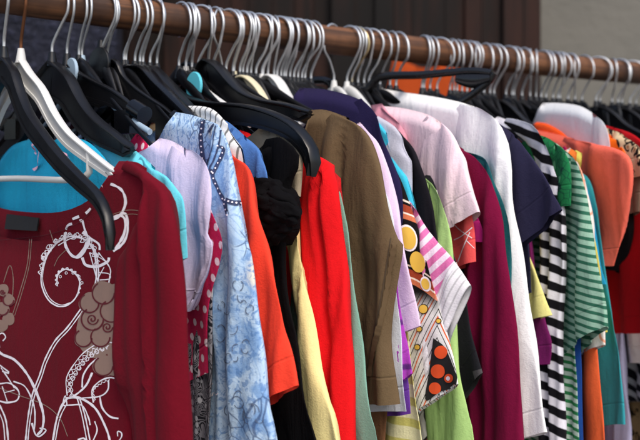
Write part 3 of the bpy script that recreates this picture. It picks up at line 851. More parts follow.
G = P('beige_top', 'beige grey top with its shoulder showing behind the black blouse', 'top', 186, .176, F_('beige_knit', (164, 150, 128)),
    top=[(262, 126), (284, 128), (294, 136)], edge=[(300, 148), (302, 165), (301, 196)], hem=(290, 200), sT=.008, swid=.08, hang='black', fold=.003)
G = P('pale_yellow_top', 'pale yellow long sleeve hanging between the black blouse and the red top', 'top', 192, .180, F_('pale_yellow_jersey', (228, 214, 150)), top=[(262, 156), (276, 158)],
    edge=[(294, 160), (296, 200), (299, 240), (306, 280), (314, 320), (321, 365), (329, 400), (337, 440), (353, 560)], lefts=[(275, 160), (280, 200), (284, 240), (292, 290), (298, 340), (304, 400), (313, 440), (324, 560)], sT=.007, hang='black', fold=.003)
G = P('red_top', 'bright red long sleeved top beside the brown shirt', 'top', 208, .202, F_('red_jersey', (216, 22, 28), crease=.003),
    top=[(240, 130), (262, 138), (300, 153), (316, 156)], edge=[(328, 163), (336, 178), (339, 205), (340, 235), (342, 270), (346, 310), (348, 350), (351, 400), (352, 440), (354, 560)],
    lefts=[(300, 165), (298, 220), (296, 280), (300, 340), (306, 400), (312, 440), (318, 560)], sT=.020, sfold=.007, fold=.010, hang='black', bw=.17)
G = P('seafoam_top', 'grey green long sleeve in the narrow gap left of the brown shirt', 'top', 213, .212, F_('seafoam_cotton', (122, 162, 146)),
    edge=[(338, 185), (345, 215), (348, 238), (353, 280), (358, 330), (365, 380), (371, 415), (376, 440), (388, 560)], sT=.008, sfold=.002, hang='black')
M['print_brown'] = plain('brown_thread', (70, 56, 40), .9)
def placket(mb, hit, fr):
    for pts, w, mi in (([(402, 244), (397, 272), (392, 300), (386, 330), (381, 352), (377, 376)], 4.5, 0), ([(398, 238), (393, 270), (388, 300), (382, 330), (377, 352), (373, 376)], 1.2, 1)):
        print_ribbon(mb, hit, [(x - 7, y) for x, y in pts], w, mi, off=.0014 if mi == 0 else .0006)
G = P('brown_shirt', 'olive brown short sleeved shirt with a stitched sleeve hem in the middle of the rail', 'shirt', 226, .248, F_('olive_brown_jersey', (100, 82, 60), crease=.003, hemw=.022),
    top=[(311, 110), (326, 110), (342, 113), (358, 124)], edge=[(370, 138), (378, 160), (384, 190), (390, 215), (397, 238), (403, 246), (399, 275), (395, 310), (393, 340), (396, 375), (399, 404)], hem=(366, 403), swid=.11,
    sT=.016, sfold=.006, fold=.010, hang='black', bw=.19, extra_mats=(M['print_brown'],), sprints=placket, dipf=.08, dipb=.06, power=6)
G = P('white_undershirt', 'white sleeve showing under the hem of the brown shirt', 'shirt', 233, .252, F_('white_jersey', (214, 218, 228)),
    edge=[(362, 160), (384, 220), (392, 320), (397, 380), (400, 413)], hem=(372, 413), sT=.006, syoff=.009, sfold=.0008, fold=.001, T=.004, hang='black')
G = P('rust_top', 'rust brown top hanging below the white sleeve hem', 'top', 240, .256, F_('rust_knit', (112, 78, 54), crease=.006), fold=.001, sfold=.001, syoff=.006,
    edge=[(362, 170), (380, 240), (384, 360), (380, 440), (380, 560)], sT=.006, hang='black')
G = P('purple_top', 'bright purple top with dark cross stripes beside the brown sleeve hem', 'top', 247, .262, F_('purple_striped', (96, 44, 122), pat='stripes', c2=(168, 66, 178), period=.036, dir=(-.15, 1), duty=.13, wob=.05),
    edge=[(372, 180), (390, 250), (398, 300), (405, 340), (413, 374)], hem=(395, 386), sT=.008, hang='black')
G = P('violet_top', 'dark violet sleeve below the bright purple top', 'top', 251, .266, F_('violet_cotton', (104, 58, 150)),
    edge=[(372, 180), (392, 260), (404, 330), (409, 380), (410, 414)], hem=(392, 416), sT=.007, hang='black')
G = P('lilac_top', 'pale lilac short sleeved top right behind the brown shirt', 'top', 256, .276, F_('pale_lilac_jersey', (224, 200, 228)),
    top=[(360, 122), (371, 131)], edge=[(378, 143), (388, 168), (396, 200), (402, 230), (408, 262), (413, 295), (418, 326)], hem=(400, 334), sT=.010, hang='black')
G = P('yellow_striped_top', 'yellow green striped top low between the purple and the patterned tops', 'top', 263, .281, F_('yellow_striped', (198, 192, 108), pat='stripes', c2=(226, 222, 176), period=.018, duty=.4),
    edge=[(380, 180), (398, 260), (410, 350), (416, 400), (421, 440), (426, 560)], sT=.007, hang='black')
G = P('navy_top', 'dark navy top with its wide shoulder above the brown shirt', 'top', 268, .290, F_('navy_jersey', (36, 30, 66)),
    top=[(300, 88), (322, 89), (345, 94), (366, 103)], edge=[(377, 116), (384, 136), (392, 158), (399, 178), (402, 200), (402, 240), (402, 300), (402, 380)], sT=.010, hang='black', bw=.2)
def geo_prints(mb, hit, fr):
    pass
def geo_sprints(mb, hit, fr):
    O, Gd, Bk, W = 1, 2, 3, 4
    for x, y, r in ((402, 192, 5), (409, 206, 4.5), (408, 238, 8), (418, 262, 7.5), (426, 284, 4)):
        print_disc(mb, hit, x, y, r + 1.2, 4, off=.0005, ry=(r + 1.2) * 1.5, rot=-.3); print_disc(mb, hit, x, y, r, Gd, off=.001, ry=r * 1.45, rot=-.3)
    for k in range(12):
        x, y = 405 + k * 3.0, 205 + k * 8.2
        print_disc(mb, hit, x + 4, y, 1.6, W, off=.0011, seg=10)
    bl = [(434, 338), (447, 350), (457, 383), (440, 392), (426, 400), (430, 370)]
    cx = sum(p[0] for p in bl) / 6; cy = sum(p[1] for p in bl) / 6
    rings = []; pr = None
    bb = catmull([Vector(p) for p in bl + [bl[0]]], 46)[:-1]
    for q in (.02, .15, .3, .45, .6, .75, .9, 1):
        ring = [hit(cx + (p.x - cx) * q, cy + (p.y - cy) * q) for p in bb]
        ring = [h or (pr[n_] if pr else None) for n_, h in enumerate(ring)]; pr = ring
        if any(h is None for h in ring): continue
        rings.append([h[0] + h[1] * .0009 for h in ring])
    if rings: mb.grid(rings, closed=True, mi=Bk)
    for x, y, r in ((442, 352, 6.5), (439, 371, 7), (436, 388, 6), (450, 378, 4.6), (453, 364, 4.0)): print_disc(mb, hit, x, y, r, O, off=.0016)
    print_disc(mb, hit, 450, 378, 2.2, W, off=.0022)
    for x, y, r in ((424, 309, 4.2), (420, 329, 2.4), (418, 347, 2.4), (439, 321, 2)):
        print_disc(mb, hit, x, y, r + .8, Bk, off=.0008); print_disc(mb, hit, x, y, r, Gd, off=.0013)
G = P('patterned_blouse', 'black, rust and white geometric blouse with orange and gold discs and a pointed hem', 'blouse', 277, .296, F_('geometric_print', (226, 224, 222), pat='geo', sw=-.262),
    top=[(370, 146), (380, 158)], edge=[(392, 166), (401, 178), (408, 200), (414, 224), (421, 250), (429, 278), (438, 310), (446, 340), (453, 362), (458, 384)], hem=(424, 404), swid=.12,
    lefts=[(378, 176), (388, 240), (398, 310), (404, 360), (404, 392), (412, 414)], extra_mats=(M['print_orange'], M['print_gold'], M['print_black'], M['print_white']), sprints=geo_sprints, sT=.008, sfold=.002, hang='black')
G = P('frilled_top', 'black white and red frilled sleeve end under the geometric blouse point', 'top', 281, .300, F_('frill_stripes', (224, 222, 222), pat='stripes', c2=(26, 24, 26), period=.014, duty=.5, dir=(.2, 1)),
    edge=[(400, 200), (424, 290), (440, 340), (444, 372), (442, 392)], hem=(412, 402), sT=.007, syoff=.008, sfold=.001, fold=.001, T=.004, sfrill=.003, hang='black')
G = P('pink_striped_top', 'pink and white striped sleeve with a white ribbed hem', 'top', 284, .304, F_('pink_stripes', (232, 214, 230), pat='stripes', hemcol=(234, 232, 236), c2=(214, 112, 168), period=.0098, dir=(-.70, .72), duty=.45, wob=.1),
    top=[(386, 170), (398, 188)], edge=[(414, 206), (424, 222), (437, 243), (452, 262), (468, 286)], hem=(448, 340), swid=.13, sT=.008, hang='black')
G = P('cyan_top', 'bright cyan strap of a top beside the dark navy shoulder', 'top', 290, .307, F_('cyan_cotton', (64, 190, 222)),
    top=[(372, 118), (380, 124)], edge=[(387, 133), (397, 152), (407, 178), (414, 200), (418, 222), (420, 260), (420, 340)], sleeves=False, hang='black', fold=.002)
G = P('grey_white_top', 'grey white shoulder tucked behind the bright cyan strap', 'top', 294, .313, F_('greywhite_cotton', (186, 186, 200)),
    top=[(378, 116), (394, 126)], edge=[(403, 138), (410, 155), (413, 172), (414, 240)], sleeves=False, hang='black')
G = P('plain_black_top', 'plain black top between the cyan strap and the lime top', 'top', 298, .320, F_('black_jersey', (22, 20, 26)),
    top=[(388, 122), (400, 132)], edge=[(412, 148), (422, 168), (430, 196), (437, 230), (442, 258), (446, 300)], hem=(430, 310), sT=.007, hang='black')
G = P('monochrome_top', 'black and white abstract print top beside the burgundy sleeve', 'top', 302, .334, F_('abstract_print', (28, 28, 32), pat='block', c2=(206, 202, 198), c3=(70, 68, 70), scale=34),
    edge=[(432, 180), (452, 250), (464, 296), (471, 330), (478, 352), (484, 372)], hem=(460, 400), sT=.008, hang='black')
G = P('lime_top', 'pale lime green top below and behind the geometric blouse', 'top', 305, .327, F_('lime_jersey', (172, 208, 130)),
    top=[(404, 160), (414, 170)], edge=[(430, 182), (439, 196), (447, 218), (452, 246), (453, 290), (455, 340), (461, 380), (469, 412), (476, 440), (490, 560)], sT=.009, hang='black',
    lefts=[(410, 178), (418, 240), (424, 320), (426, 400), (428, 560)])
G = P('pale_pink_blouse', 'pale pink short sleeved blouse in front of the white long sleeved top', 'blouse', 347, .345, F_('pale_pink_satin', (240, 212, 222), rough=.6, crease=.003),
    top=[(381, 106), (402, 108), (426, 114), (440, 121)], edge=[(452, 134), (462, 158), (469, 182), (479, 212)], hem=(437, 243), sT=.013, hang='white', hstyle='ibeam', dipf=.06)
frp = Frame(s_of(347), .345)
mb = MB()
sleeve_mesh(mb, [frp.uz(*p) for p in ((380, 106), (386, 124), (396, 142), (410, 150))], [frp.uz(*p) for p in ((392, 104), (404, 118), (414, 134), (416, 152))], .008, .003, .02, 4, crumple=.004, yoff=-.012)
o = mb.build('neck_bow', F_('dusty_pink_satin', (208, 140, 156), rough=.4, crease=.004), G); o.matrix_world = frp.mat()
def coral_sprints(mb, hit, fr):
    for pts in ([(452, 222), (460, 230), (472, 238)], [(454, 240), (462, 236), (474, 226)], [(458, 262), (464, 246), (470, 232)], [(476, 250), (466, 240)]): print_ribbon(mb, hit, pts, .8, 1)
G = P('coral_print_top', 'coral sleeve with white leaf strokes below the pale pink blouse', 'top', 352, .352, F_('coral_cotton', (226, 84, 84)),
    edge=[(450, 150), (464, 190), (473, 220), (477, 262)], hem=(456, 269), swid=.09, sT=.008, hang='black', extra_mats=(M['print_white'],), sprints=coral_sprints)
G = P('magenta_top', 'small magenta sleeve corner beside the coral sleeve', 'top', 358, .358, F_('magenta_cotton', (172, 34, 112)),
    edge=[(456, 160), (470, 200), (478, 220), (483, 242)], hem=(470, 240), swid=.08, sT=.006, hang='black')
G = P('burgundy_top', 'deep burgundy long sleeved top beside the white long sleeve', 'top', 364, .366, F_('burgundy_jersey', (112, 12, 52)),
    top=[(440, 132), (456, 144)], edge=[(474, 156), (486, 172), (495, 195), (502, 225), (507, 260), (512, 300), (516, 340), (519, 390), (521, 440), (525, 560)],
    lefts=[(462, 170), (468, 240), (466, 320), (466, 400), (470, 560)], sT=.012, sfold=.003, hang='black')
G = P('teal_top', 'thin strip of dark teal top between the burgundy and white sleeves', 'top', 369, .374, F_('teal_cotton', (34, 98, 104)),
    edge=[(484, 160), (495, 182), (503, 206), (508, 240), (510, 330)], hem=(490, 330), sT=.006, hang='black')
G = P('white_long_top', 'white long sleeved top with its sleeve hem near the bottom edge', 'top', 380, .388, F_('cool_white_jersey', (242, 242, 243), crease=.003),
    top=[(378, 88), (402, 92), (430, 96), (456, 101), (480, 108)], edge=[(495, 119), (506, 138), (512, 165), (517, 200), (522, 245), (528, 295), (534, 345), (541, 395), (547, 432)], hem=(518, 441), swid=.1,
    sT=.012, sfold=.003, hang='black', dipf=.06)
G = P('navy_tee', 'dark navy short sleeved tee with a slanting sleeve hem', 't-shirt', 390, .404, F_('dark_navy_jersey', (40, 38, 62), hemw=.025),
    top=[(490, 118), (506, 128)], edge=[(522, 142), (535, 160), (548, 184), (562, 210)], hem=(526, 244), sT=.009, hang='black')
G = P('navy_polo', 'dark slate navy top hanging straight under the navy tee sleeve', 'top', 396, .410, F_('slate_navy_jersey', (50, 50, 76)),
    edge=[(510, 150), (524, 200), (531, 250), (533, 288), (534, 292)], hem=(516, 296), sT=.007, hang='black')
G = P('soft_yellow_tee', 'soft yellow tee sleeve below the dark navy tee', 't-shirt', 424, .418, F_('soft_yellow_jersey', (222, 214, 136)),
    edge=[(512, 160), (520, 205), (528, 245), (540, 285), (551, 315)], hem=(528, 322), swid=.09, sT=.009, hang='black')
G = P('plum_top', 'plum purple rounded sleeve below the soft yellow tee', 'top', 430, .424, F_('plum_cotton', (104, 26, 84)),
    edge=[(520, 180), (532, 260), (545, 320), (551, 342), (548, 364)], hem=(534, 366), swid=.08, sT=.009, hang='black')
G = P('bw_striped_top', 'black and white striped long sleeved top beside the navy tee', 'top', 437, .434, F_('bw_stripes', (216, 214, 224), pat='stripes', c2=(18, 17, 22), period=.0165, dir=(.25, 1), duty=.5, wob=.6),
    top=[(498, 116), (516, 118), (532, 125)], edge=[(544, 140), (551, 160), (558, 185), (563, 215), (564, 240), (562, 290), (562, 360), (562, 440), (564, 560)],
    lefts=[(530, 150), (535, 220), (538, 300), (540, 400), (540, 560)], sT=.010, hang='black', sfold=.004)
G = P('green_striped_tee', 'green and pale striped tee with a rounded sleeve end', 't-shirt', 450, .446, F_('green_stripes', (46, 98, 78), pat='stripes', c2=(142, 178, 158), period=.0072, dir=(.13, 1), duty=.42, wob=.15),
    top=[(548, 138), (560, 146)], edge=[(574, 160), (582, 185), (589, 220), (595, 255), (601, 292), (605, 326)], hem=(578, 346), sT=.013, hang='black', sfold=.003)
G = P('green_floral_top', 'emerald green leafy print top above the green striped tee', 'top', 454, .440, F_('green_floral', (30, 112, 66), pat='floral', c2=(96, 168, 120), c3=(20, 58, 50), scale=70),
    top=[(536, 134), (548, 138)], edge=[(560, 148), (568, 162), (572, 186), (573, 206)], hem=(552, 212), sT=.007, hang='black')
G = P('long_striped_top', 'long green and white striped sleeve below the green striped tee', 'top', 457, .450, F_('bright_green_stripes', (44, 120, 72), pat='stripes', c2=(186, 206, 192), period=.0075, dir=(.1, 1), duty=.45),
    edge=[(556, 165), (566, 220), (573, 300), (576, 360), (578, 440), (580, 560)], sT=.007, hang='black')
G = P('royal_blue_top', 'narrow royal blue sleeve beside the green stripes', 'top', 462, .456, F_('royal_blue_cotton', (36, 78, 156)),
    edge=[(560, 170), (574, 240), (580, 320), (582, 400), (582, 440), (582, 560)], sT=.006, hang='black')
G = P('white_floral_top', 'white top with pink and orange flowers beside the green striped tee', 'top', 467, .464, F_('white_floral', (222, 214, 208), pat='floral', c2=(206, 34, 92), c3=(228, 118, 50), scale=20),
    top=[(570, 148), (580, 154)], edge=[(577, 164), (585, 187), (592, 220), (597, 262), (602, 300), (604, 345)], hem=(590, 350), sT=.008, hang='black')
G = P('lower_orange_top', 'orange long sleeve below the green striped tee', 'top', 472, .470, F_('orange_cotton', (226, 96, 52)),
    edge=[(575, 180), (586, 250), (595, 320), (600, 380), (604, 440), (608, 560)], sT=.007, hang='black')
G = P('lemon_top', 'thin lemon yellow edge of a top beside the coral top', 'top', 478, .476, F_('lemon_cotton', (214, 204, 96)),
    top=[(576, 150), (587, 156)], edge=[(582, 172), (590, 202), (597, 250), (605, 300), (608, 332)], hem=(596, 338), sT=.006, hang='black')
G = P('sky_blue_top', 'sky blue top edge beneath the coral top', 'top', 484, .482, F_('sky_blue_cotton', (32, 138, 186)),
    edge=[(580, 180), (592, 220), (600, 262), (606, 284)], hem=(596, 284), sT=.006, swid=.06, hang='black')
G = P('teal_long_top', 'teal blue long sleeve with a straight hem near the bottom right', 'top', 490, .490, F_('teal_blue_cotton', (48, 142, 152)),
    edge=[(590, 180), (602, 240), (610, 300), (615, 340), (620, 380), (623, 425)], hem=(603, 426), sT=.009, hang='black')
G = P('vivid_orange_top', 'vivid orange neckline just above the coral top', 'top', 512, .506, F_('vivid_orange_cotton', (236, 84, 30)),
    top=[(537, 122), (548, 124), (562, 132)], edge=[(572, 142), (580, 170), (582, 240)], sleeves=False, hang='black', dipf=.02)
G = P('coral_top', 'coral pink top with a wide shoulder and tapering sleeve', 'top', 506, .500, F_('coral_jersey', (232, 104, 84)),
    top=[(536, 130), (556, 134), (580, 140), (602, 145), (616, 149)], edge=[(628, 156), (632, 172), (629, 200), (621, 232), (613, 266)], lefts=[(574, 150), (582, 190), (590, 230), (598, 264)],
    sT=.010, hang='black', sfold=.004)
G = P('white_wide_top', 'white top with a broad rounded shoulder behind the coral top', 'top', 522, .514, F_('soft_white_cotton', (232, 233, 236)),
    top=[(543, 103), (560, 103), (580, 106), (594, 112)], edge=[(603, 124), (608, 142), (612, 180), (614, 260)], hem=(600, 262), sT=.007, hang='black', bw=.21)
G = P('lilac_grey_top', 'lilac grey long sleeve at the lower right edge', 'top', 560, .560, F_('lilac_grey_jersey', (150, 148, 176)),
    edge=[(612, 170), (618, 240), (622, 320), (626, 380), (630, 440), (636, 560)], sT=.010, hang='black', sfold=.004)
G = P('flame_top', 'orange and yellow top shoulder beside the broad white shoulder', 'top', 530, .520, F_('flame_cotton', (232, 104, 20), pat='block', c2=(240, 176, 40), c3=(222, 70, 20), scale=10),
    top=[(596, 128), (606, 132)], edge=[(617, 140), (625, 152), (628, 166)], hem=(606, 172), sT=.007, hang='black')
G = P('leopard_top', 'leopard print top at the right edge of the rail', 'top', 536, .526, F_('leopard_cotton', (206, 180, 142), pat='leopard', c2=(30, 24, 22), c3=(150, 110, 72), scale=75),
    top=[(608, 128), (620, 133)], edge=[(634, 142), (641, 156), (644, 176)], hem=(620, 182), sT=.009, hang='black')
G = P('taupe_top', 'taupe sleeve ending beside the coral top', 'top', 541, .531, F_('taupe_knit', (124, 104, 88)),
    top=[(612, 130), (626, 136)], edge=[(640, 150), (642, 175), (640, 212)], hem=(620, 216), sT=.008, swid=.1, hang='black')
G = P('dark_crumpled_top', 'black crumpled sleeve hanging under the taupe sleeve', 'top', 546, .536, F_('black_crumple', (24, 20, 22), crease=.006),
    edge=[(628, 170), (632, 215), (628, 245), (618, 272)], lefts=[(612, 170), (613, 215), (612, 245), (612, 270)], sT=.012, scr=.005, hang='black')
G = P('strong_red_top', 'strong red long top filling the right edge below the taupe sleeve', 'top', 553, .546, F_('strong_red_jersey', (196, 16, 26)),
    top=[(600, 124), (616, 128), (632, 134)], edge=[(648, 150), (658, 190), (664, 250), (666, 300), (664, 332)], hem=(612, 334), swid=.16, sT=.013, hang='black', sfold=.004)
G = P('warm_white_top', 'white top low at the right edge under the red top', 'top', 568, .575, F_('warm_white_cotton', (214, 208, 208)),
    edge=[(650, 180), (660, 260), (664, 330), (664, 364)], hem=(622, 362), swid=.15, sT=.010, hang='black')
G = P('zebra_top', 'zebra striped sleeve low at the right edge', 'top', 575, .586, F_('zebra_cotton', (206, 206, 210), pat='zebra', c2=(34, 34, 40), period=.016),
    edge=[(652, 180), (664, 280), (668, 360), (668, 402)], hem=(626, 402), swid=.15, sT=.010, hang='black')
G = P('second_leopard_top', 'leopard print long sleeve at the bottom right corner', 'top', 582, .598, F_('leopard_cotton_dark', (176, 146, 104), pat='leopard', c2=(28, 22, 20), c3=(120, 84, 52), scale=80),
    edge=[(654, 180), (668, 280), (674, 360), (676, 440), (678, 560)], sT=.011, hang='black')
for hk_, s_, nm, lb, colr in ((600, .640, 'charcoal_top', 'charcoal top at the far end of the rail', (44, 42, 50)), (612, .675, 'rosy_top', 'rose pink top at the far end of the rail', (176, 70, 90)),
                              (622, .70, 'coffee_top', 'dark coffee brown top at the far end of the rail', (50, 34, 28)), (636, .75, 'scarlet_top', 'scarlet top, farthest to be seen on the rail', (190, 30, 44))):
    so = s_ ; f0 = Frame(s_of(hk_), s_)
    def pj(u, z, f0=f0):
        w = f0.w(u, 0, z) - CAM; return (CX + F * w.x / w.y, HY - F * w.z / w.y)
    P(nm, lb, 'top', hk_, s_, F_(nm + '_cloth', colr), top=[pj(.06, -.105), pj(.12, -.12)], edge=[pj(.2, -.15), pj(.235, -.22), pj(.24, -.35), pj(.24, -.7)], sT=.01, hang='black')

# ================================================================== BARE HANGERS
H = hanger
FH = Frame(s_of(4), .015)
def armpx(fr, pts): return [(0, -.056)] + [q for q in (fr.uz(*p) for p in pts) if q[0] > .012]
def HP(px, label, mat, ds, pts, **k):
    f = Frame(s_of(px), s_of(px) + ds); wire = k.pop('wire', 'steel')
    return H(s_of(px), label, mat, wire, frame=f, arm=armpx(f, pts), **k)
HP(4, 'black plastic hanger hanging empty in front, nearest on the rail', 'black', .014, [(14, 73), (20, 92), (29, 114), (44, 136), (61, 158), (80, 178), (97, 195), (106, 212), (110, 230), (110, 250)], style='broad', h0=.014, w0=.0085, tip=.004)
HP(21, 'white plastic hanger holding the maroon printed top', 'white', .030, [(30, 75), (42, 90), (54, 114), (68, 134), (86, 150), (108, 168), (118, 175)], style='broad', h0=.010, w0=.0075, tip=.005, bar=(7, .02), wire='brass')
HP(52, 'black arched hanger between the white hanger and the aqua top', 'black', .020, [(62, 71), (70, 80), (78, 96), (88, 112), (100, 124), (118, 138), (132, 150)], style='broad', h0=.024, w0=.011)
HP(67, 'black hanger with a grey clip bar above the lavender blouse', 'black', .06, [(78, 74), (92, 82), (112, 92), (126, 102), (136, 112)], style='broad', h0=.014, w0=.006, clips=True)
HP(82, 'white wire hook hanger with a milky round hub beside the clip hanger', 'pale_clear', .02, [(95, 84), (120, 112), (150, 132)], style='slim', h0=.007, disc='pale_clear', disc_r=.0125, disc_at=(.009, -.014, -.062))
HP(101, 'large round shouldered black hanger with twin clips beside the milky hub', 'black', .07, [(108, 53), (115, 62), (123, 77), (136, 90), (150, 100), (165, 110), (178, 122)], style='broad', h0=.030, w0=.006, clips=True, disc='black', disc_r=.0155, disc_at=(.006, -.006, -.052), hubz=-.04)
HP(126, 'glossy black arched hanger behind the twin clip hanger', 'blackglossy', .02, [(135, 68), (145, 70), (156, 82), (166, 92), (180, 106), (196, 122)], style='broad', h0=.02, w0=.014)
HP(140, 'black arched hanger, second behind the twin clip hanger', 'black', .02, [(150, 68), (160, 75), (172, 90), (186, 104), (206, 124)], style='broad', h0=.018, w0=.012)
HP(157, 'long black hanger with a curved down tip in front of the red top', 'black', .035, [(168, 84), (182, 97), (205, 104), (240, 107), (266, 113), (290, 124), (306, 140), (314, 158), (312, 176)], style='broad', h0=.016, w0=.015)
HP(186, 'white hanger with a round turquoise size disc', 'white', .02, [(196, 84), (210, 96), (230, 110), (250, 124)], style='slim', h0=.010, w0=.007, disc='disc_blue', disc_r=.0135, disc_at=(.036, -.012, -.068))
HP(198, 'black hanger with a tall arched neck ending at the brown shirt', 'black', .035, [(206, 62), (218, 68), (230, 82), (243, 94), (262, 102), (288, 107), (310, 114)], style='broad', h0=.016, w0=.015)
HP(234, 'cream plastic hanger with its curved arm showing above the long black hanger', 'cream', .015, [(244, 78), (254, 85), (262, 96), (270, 112)], style='broad', h0=.008, w0=.010)
HP(262, 'white flat armed hanger sloping down beside the black arched ones', 'white', .015, [(270, 77), (278, 82), (286, 95), (294, 108), (304, 124)], style='broad', h0=.006, w0=.014)
DA = [(0, -.056), (.012, -.057), (.03, -.066), (.055, -.086), (.10, -.108), (.135, -.126)]
for px, lab in ((243, 'black arched hanger right behind the cream one'), (274, 'black arched hanger between the white flat hanger and the navy top'), (286, 'black hanger arching over the left end of the navy top'),
                (311, 'black hanger, last before the gap in the hooks')):
    H(s_of(px), lab, 'black', style='broad', h0=.016, w0=.012, arm=DA, swivel=random.uniform(-3, 3))
# the twisted white hook and the big black bar hanger in the gap
H(s_of(334), 'white hanger with a twisted wire hook in the gap over the navy top', 'white', style='slim', swivel=-12, hrot=-50, h0=.009, w0=.006, arm=DA, wide=1.1)
# black trouser-bar hanger, tipped up, its tip towards the camera
fb = Frame(s_of(352), s_of(352) + .115)
T1 = [fb.uz(*p) for p in ((380, 77), (420, 75), (455, 72), (475, 71), (492, 73))]
H(s_of(352), 'black hanger with a trouser bar, tipped up over the pale pink blouse', 'blackglossy', 'cream' and 'goldwire', style='slim', h0=.010, w0=.010, frame=fb, arm=[(0, -.056), (.02, -.055)] + T1)
bh = bpy.data.objects[[o.name for o in bpy.data.objects if o.get('label', '').startswith('black hanger with a trouser bar')][0]]
mb = MB()
pp = [fb.uz(*p) for p in ((494, 73), (488, 82), (470, 96), (450, 109), (430, 123), (405, 138), (380, 150))]
pp = catmull([Vector((p[0], 0, p[1])) for p in pp], 40)
mb.sweep(pp, lambda i, t: oval(.008, .008), up=Vector((0, 1, 0)))
o = mb.build('trouser_bar', M['blackglossy'], bh); o.matrix_world = fb.mat()
mb = MB(); e = fb.uz(484, 76)
mb.sweep(catmull([Vector((e[0] - .03, 0, e[1] - .001)), Vector((e[0] - .01, 0, e[1] - .004)), Vector((e[0] + .008, 0, e[1] - .003))], 12), lambda i, t: oval(.010 + .007 * math.sin(math.pi * t), .012), up=Vector((0, 1, 0)))
o = mb.build('corner', M['blackglossy'], bh, smooth='auto'); o.matrix_world = fb.mat()
for px, lab in ((422, 'black hanger, first hook after the second gap'), (494, 'black hanger behind the tip of the trouser bar hanger'), (514, 'black hanger left of the broad white shoulder'),
                (558, 'broad black hanger right above the white top shoulder'), (596, 'wide black hanger in front of the grey wall'), (618, 'wide black hanger, second from the right edge'), (630, 'wide black hanger at the right edge')):
    H(s_of(px), lab, 'black', style='broad', h0=.024, w0=.010, arm=DA, swivel=random.uniform(-3, 3))
# a stray white clip piece hooked in the wires
H(s_of(222), 'thin steel hook with a loose wire end crossing its neighbours', 'cream', style='slim', hrot=-48, arm=DA, wide=1.1)

# ================================================================== RAIL AND SETTING
mrail = Matrix((D, U * -1, ZUP)).transposed().to_4x4(); mrail.translation = rail(0)
root = empty('clothes_rail', mrail); tag(root, 'dark reddish brown round wooden rail crowded with hangers', 'clothes rail')
mb = MB(); n = 160
mb.sweep([Vector((-.75 + 3.0 * i / n, 0, bow(-.75 + 3.0 * i / n) - bow(0))) for i in range(n + 1)], lambda i, t: [((RR + .0006 * noise.noise(Vector((t * 30, k * .7, 0)))) * math.cos(2 * math.pi * k / 32), (RR + .0006 * noise.noise(Vector((t * 30, k * .7, 0)))) * math.sin(2 * math.pi * k / 32)) for k in range(32)], up=Vector((0, 1, 0)))
o = mb.build('pole', M['rail'], root); o.matrix_world = mrail
for xx in (-.72, 2.2):
    mb = MB(); mb.tube([Vector((xx, 0, -rail(0).z + .004)), Vector((xx, 0, -.01))], .018, 16)
    o = mb.build('post', M['rail'], root); o.matrix_world = mrail
    mb = MB(); mb.box((xx, 0, -rail(0).z + .02), (.05, .6, .035)); o = mb.build('foot', M['rail'], root, smooth=False); o.matrix_world = mrail

def wall(name, x0, x1, y0, y1, z0, z1, mat, label, th=.12):
    mb = MB(); d = Vector((x1 - x0, y1 - y0, 0)); L = d.length; d.normalize()
    mb.box((L / 2, th / 2, (z0 + z1) / 2), (L, th, z1 - z0))
    m = Matrix((d, ZUP.cross(d), ZUP)).transposed().to_4x4(); m.translation = Vector((x0, y0, 0))
    o = mb.build(name, mat, smooth=False); o.matrix_world = m; tag(o, label, 'wall'); return o
def X(px, y): return (px - CX) / F * y
wall('rendered_wall', -2.2, X(116, 1.55), 1.30, 1.55, 0, 2.6, M['stucco'], 'dark blue grey roughly rendered wall at the left behind the rail')
# board fence: separate boards with gaps
root = empty('board_fence', Matrix.Translation((X(116, 2.2), 2.2, 0))); tag(root, 'dark brown upright board fence behind the rail', 'fence')
x = X(96, 2.2); k = 0
while x < X(539, 2.2) - .02:
    w = min(random.uniform(.042, .06), X(538, 2.2) - x)
    mb = MB(); mb.box((x + w / 2 - X(116, 2.2), random.choice((-.02, 0, .012)), 1.5), (w - .0015, .05, 2.96))
    o = mb.build('board', M['slats'], root, smooth=False); o.matrix_world = root.matrix_world
    x += w
mb = MB(); mb.box(((X(538, 2.2) + X(96, 2.2)) / 2 - X(116, 2.2), .055, 1.5), (X(538, 2.2) - X(96, 2.2), .03, 2.9)); o = mb.build('backing_panel', M['slats'], root, smooth=False); o.matrix_world = root.matrix_world
wall('grey_wall', .45, 3.2, 2.75, 2.35, 1.62, 3.2, M['greywall'], 'plain grey wall at the upper right')
wall('concrete_wall', .45, 3.2, 2.72, 2.32, 0, 1.62, M['concrete'], 'rough mottled concrete base wall under the plain grey wall', th=.16)
mb = MB()
ng = 24
mb.grid([[Vector((-30 + 60 * i / ng, -30 + 60 * j / ng, 0)) for i in range(ng + 1)] for j in range(ng + 1)])
o = mb.build('ground', M['ground'], smooth=False); tag(o, kind='structure', label='grey paved ground below the rail')

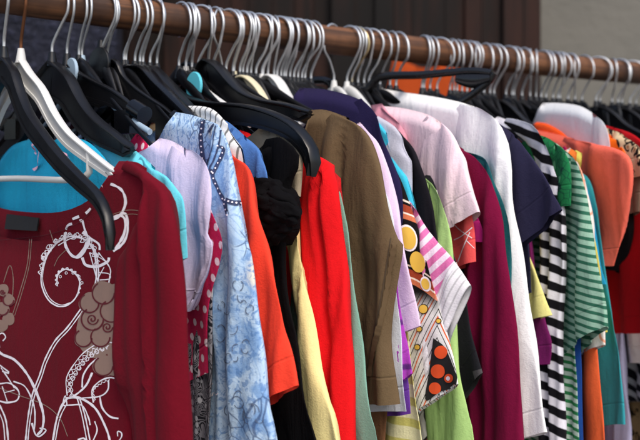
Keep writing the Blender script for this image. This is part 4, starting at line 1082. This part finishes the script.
# orange cloth hanging behind the rail
class FF(Frame):
    def __init__(self, o, x): self.o = o; self.x = x.normalized(); self.y = ZUP.cross(self.x); self.s = 0
ff_ = FF(Vector((X(428, 2.08), 2.08, CAMH + .262)), Vector((1, -.1, 0)))
mo = ff_.mat(); mb = MB()
e = [ff_.uz(*p) for p in ((470, 56), (479, 64), (481, 120), (482, 440))]
body_mesh(mb, [(.03, .01), (e[0][0] - .02, e[0][1] + .012)], e, .01, .005, .01, .008, .05, 4)
root = empty('orange_shirt', mo); tag(root, 'orange shirt hanging behind the rail, seen between the hooks', 'shirt')
mb.build('body', fabric('orange_backcloth', (164, 66, 26)), root).matrix_world = mo
# ================================================================== LIGHT, SKY, CAMERA
w = bpy.data.worlds.new('World'); sc.world = w; w.use_nodes = True
nt = w.node_tree; sky = nt.nodes.new('ShaderNodeTexSky'); sky.sky_type = 'NISHITA'; sky.sun_disc = False
EL, AZ = 50, 160
sky.sun_elevation = R(EL); sky.sun_rotation = R(AZ); sky.air_density = 1.0; sky.dust_density = 3.0; sky.ozone_density = .6
bg = nt.nodes['Background']; nt.links.new(sky.outputs[0], bg.inputs[0]); bg.inputs[1].default_value = .15
ld = bpy.data.lights.new('sun', 'SUN'); ld.energy = 1.35; ld.angle = R(20); ld.color = (1, .93, .83)
lo = bpy.data.objects.new('sun', ld); COL.objects.link(lo)
# blender sky: rotation 0 = +Y, clockwise seen from above
sd = Vector((math.sin(R(AZ)) * math.cos(R(EL)), math.cos(R(AZ)) * math.cos(R(EL)), math.sin(R(EL))))
lo.rotation_euler = sd.to_track_quat('Z', 'Y').to_euler()
cd = bpy.data.cameras.new('camera'); cam = bpy.data.objects.new('camera', cd); COL.objects.link(cam)
cam.location = CAM; cam.rotation_euler = (R(90), 0, 0)
cd.sensor_width = 36; cd.lens = F / 640 * 36; cd.shift_y = -48 / 640; cd.clip_end = 200; cd.clip_start = .05
cd.dof.use_dof = True; cd.dof.focus_distance = .68; cd.dof.aperture_fstop = 7.2; cd.dof.aperture_blades = 7
sc.camera = cam
vs = sc.view_settings; vs.view_transform = 'Standard'; vs.look = 'None'; vs.exposure = 0.52; vs.gamma = 1
sc.cycles.max_bounces = 6
if __import__('os').environ.get('DBG'):
    for u_ in USED: print('G', *u_)
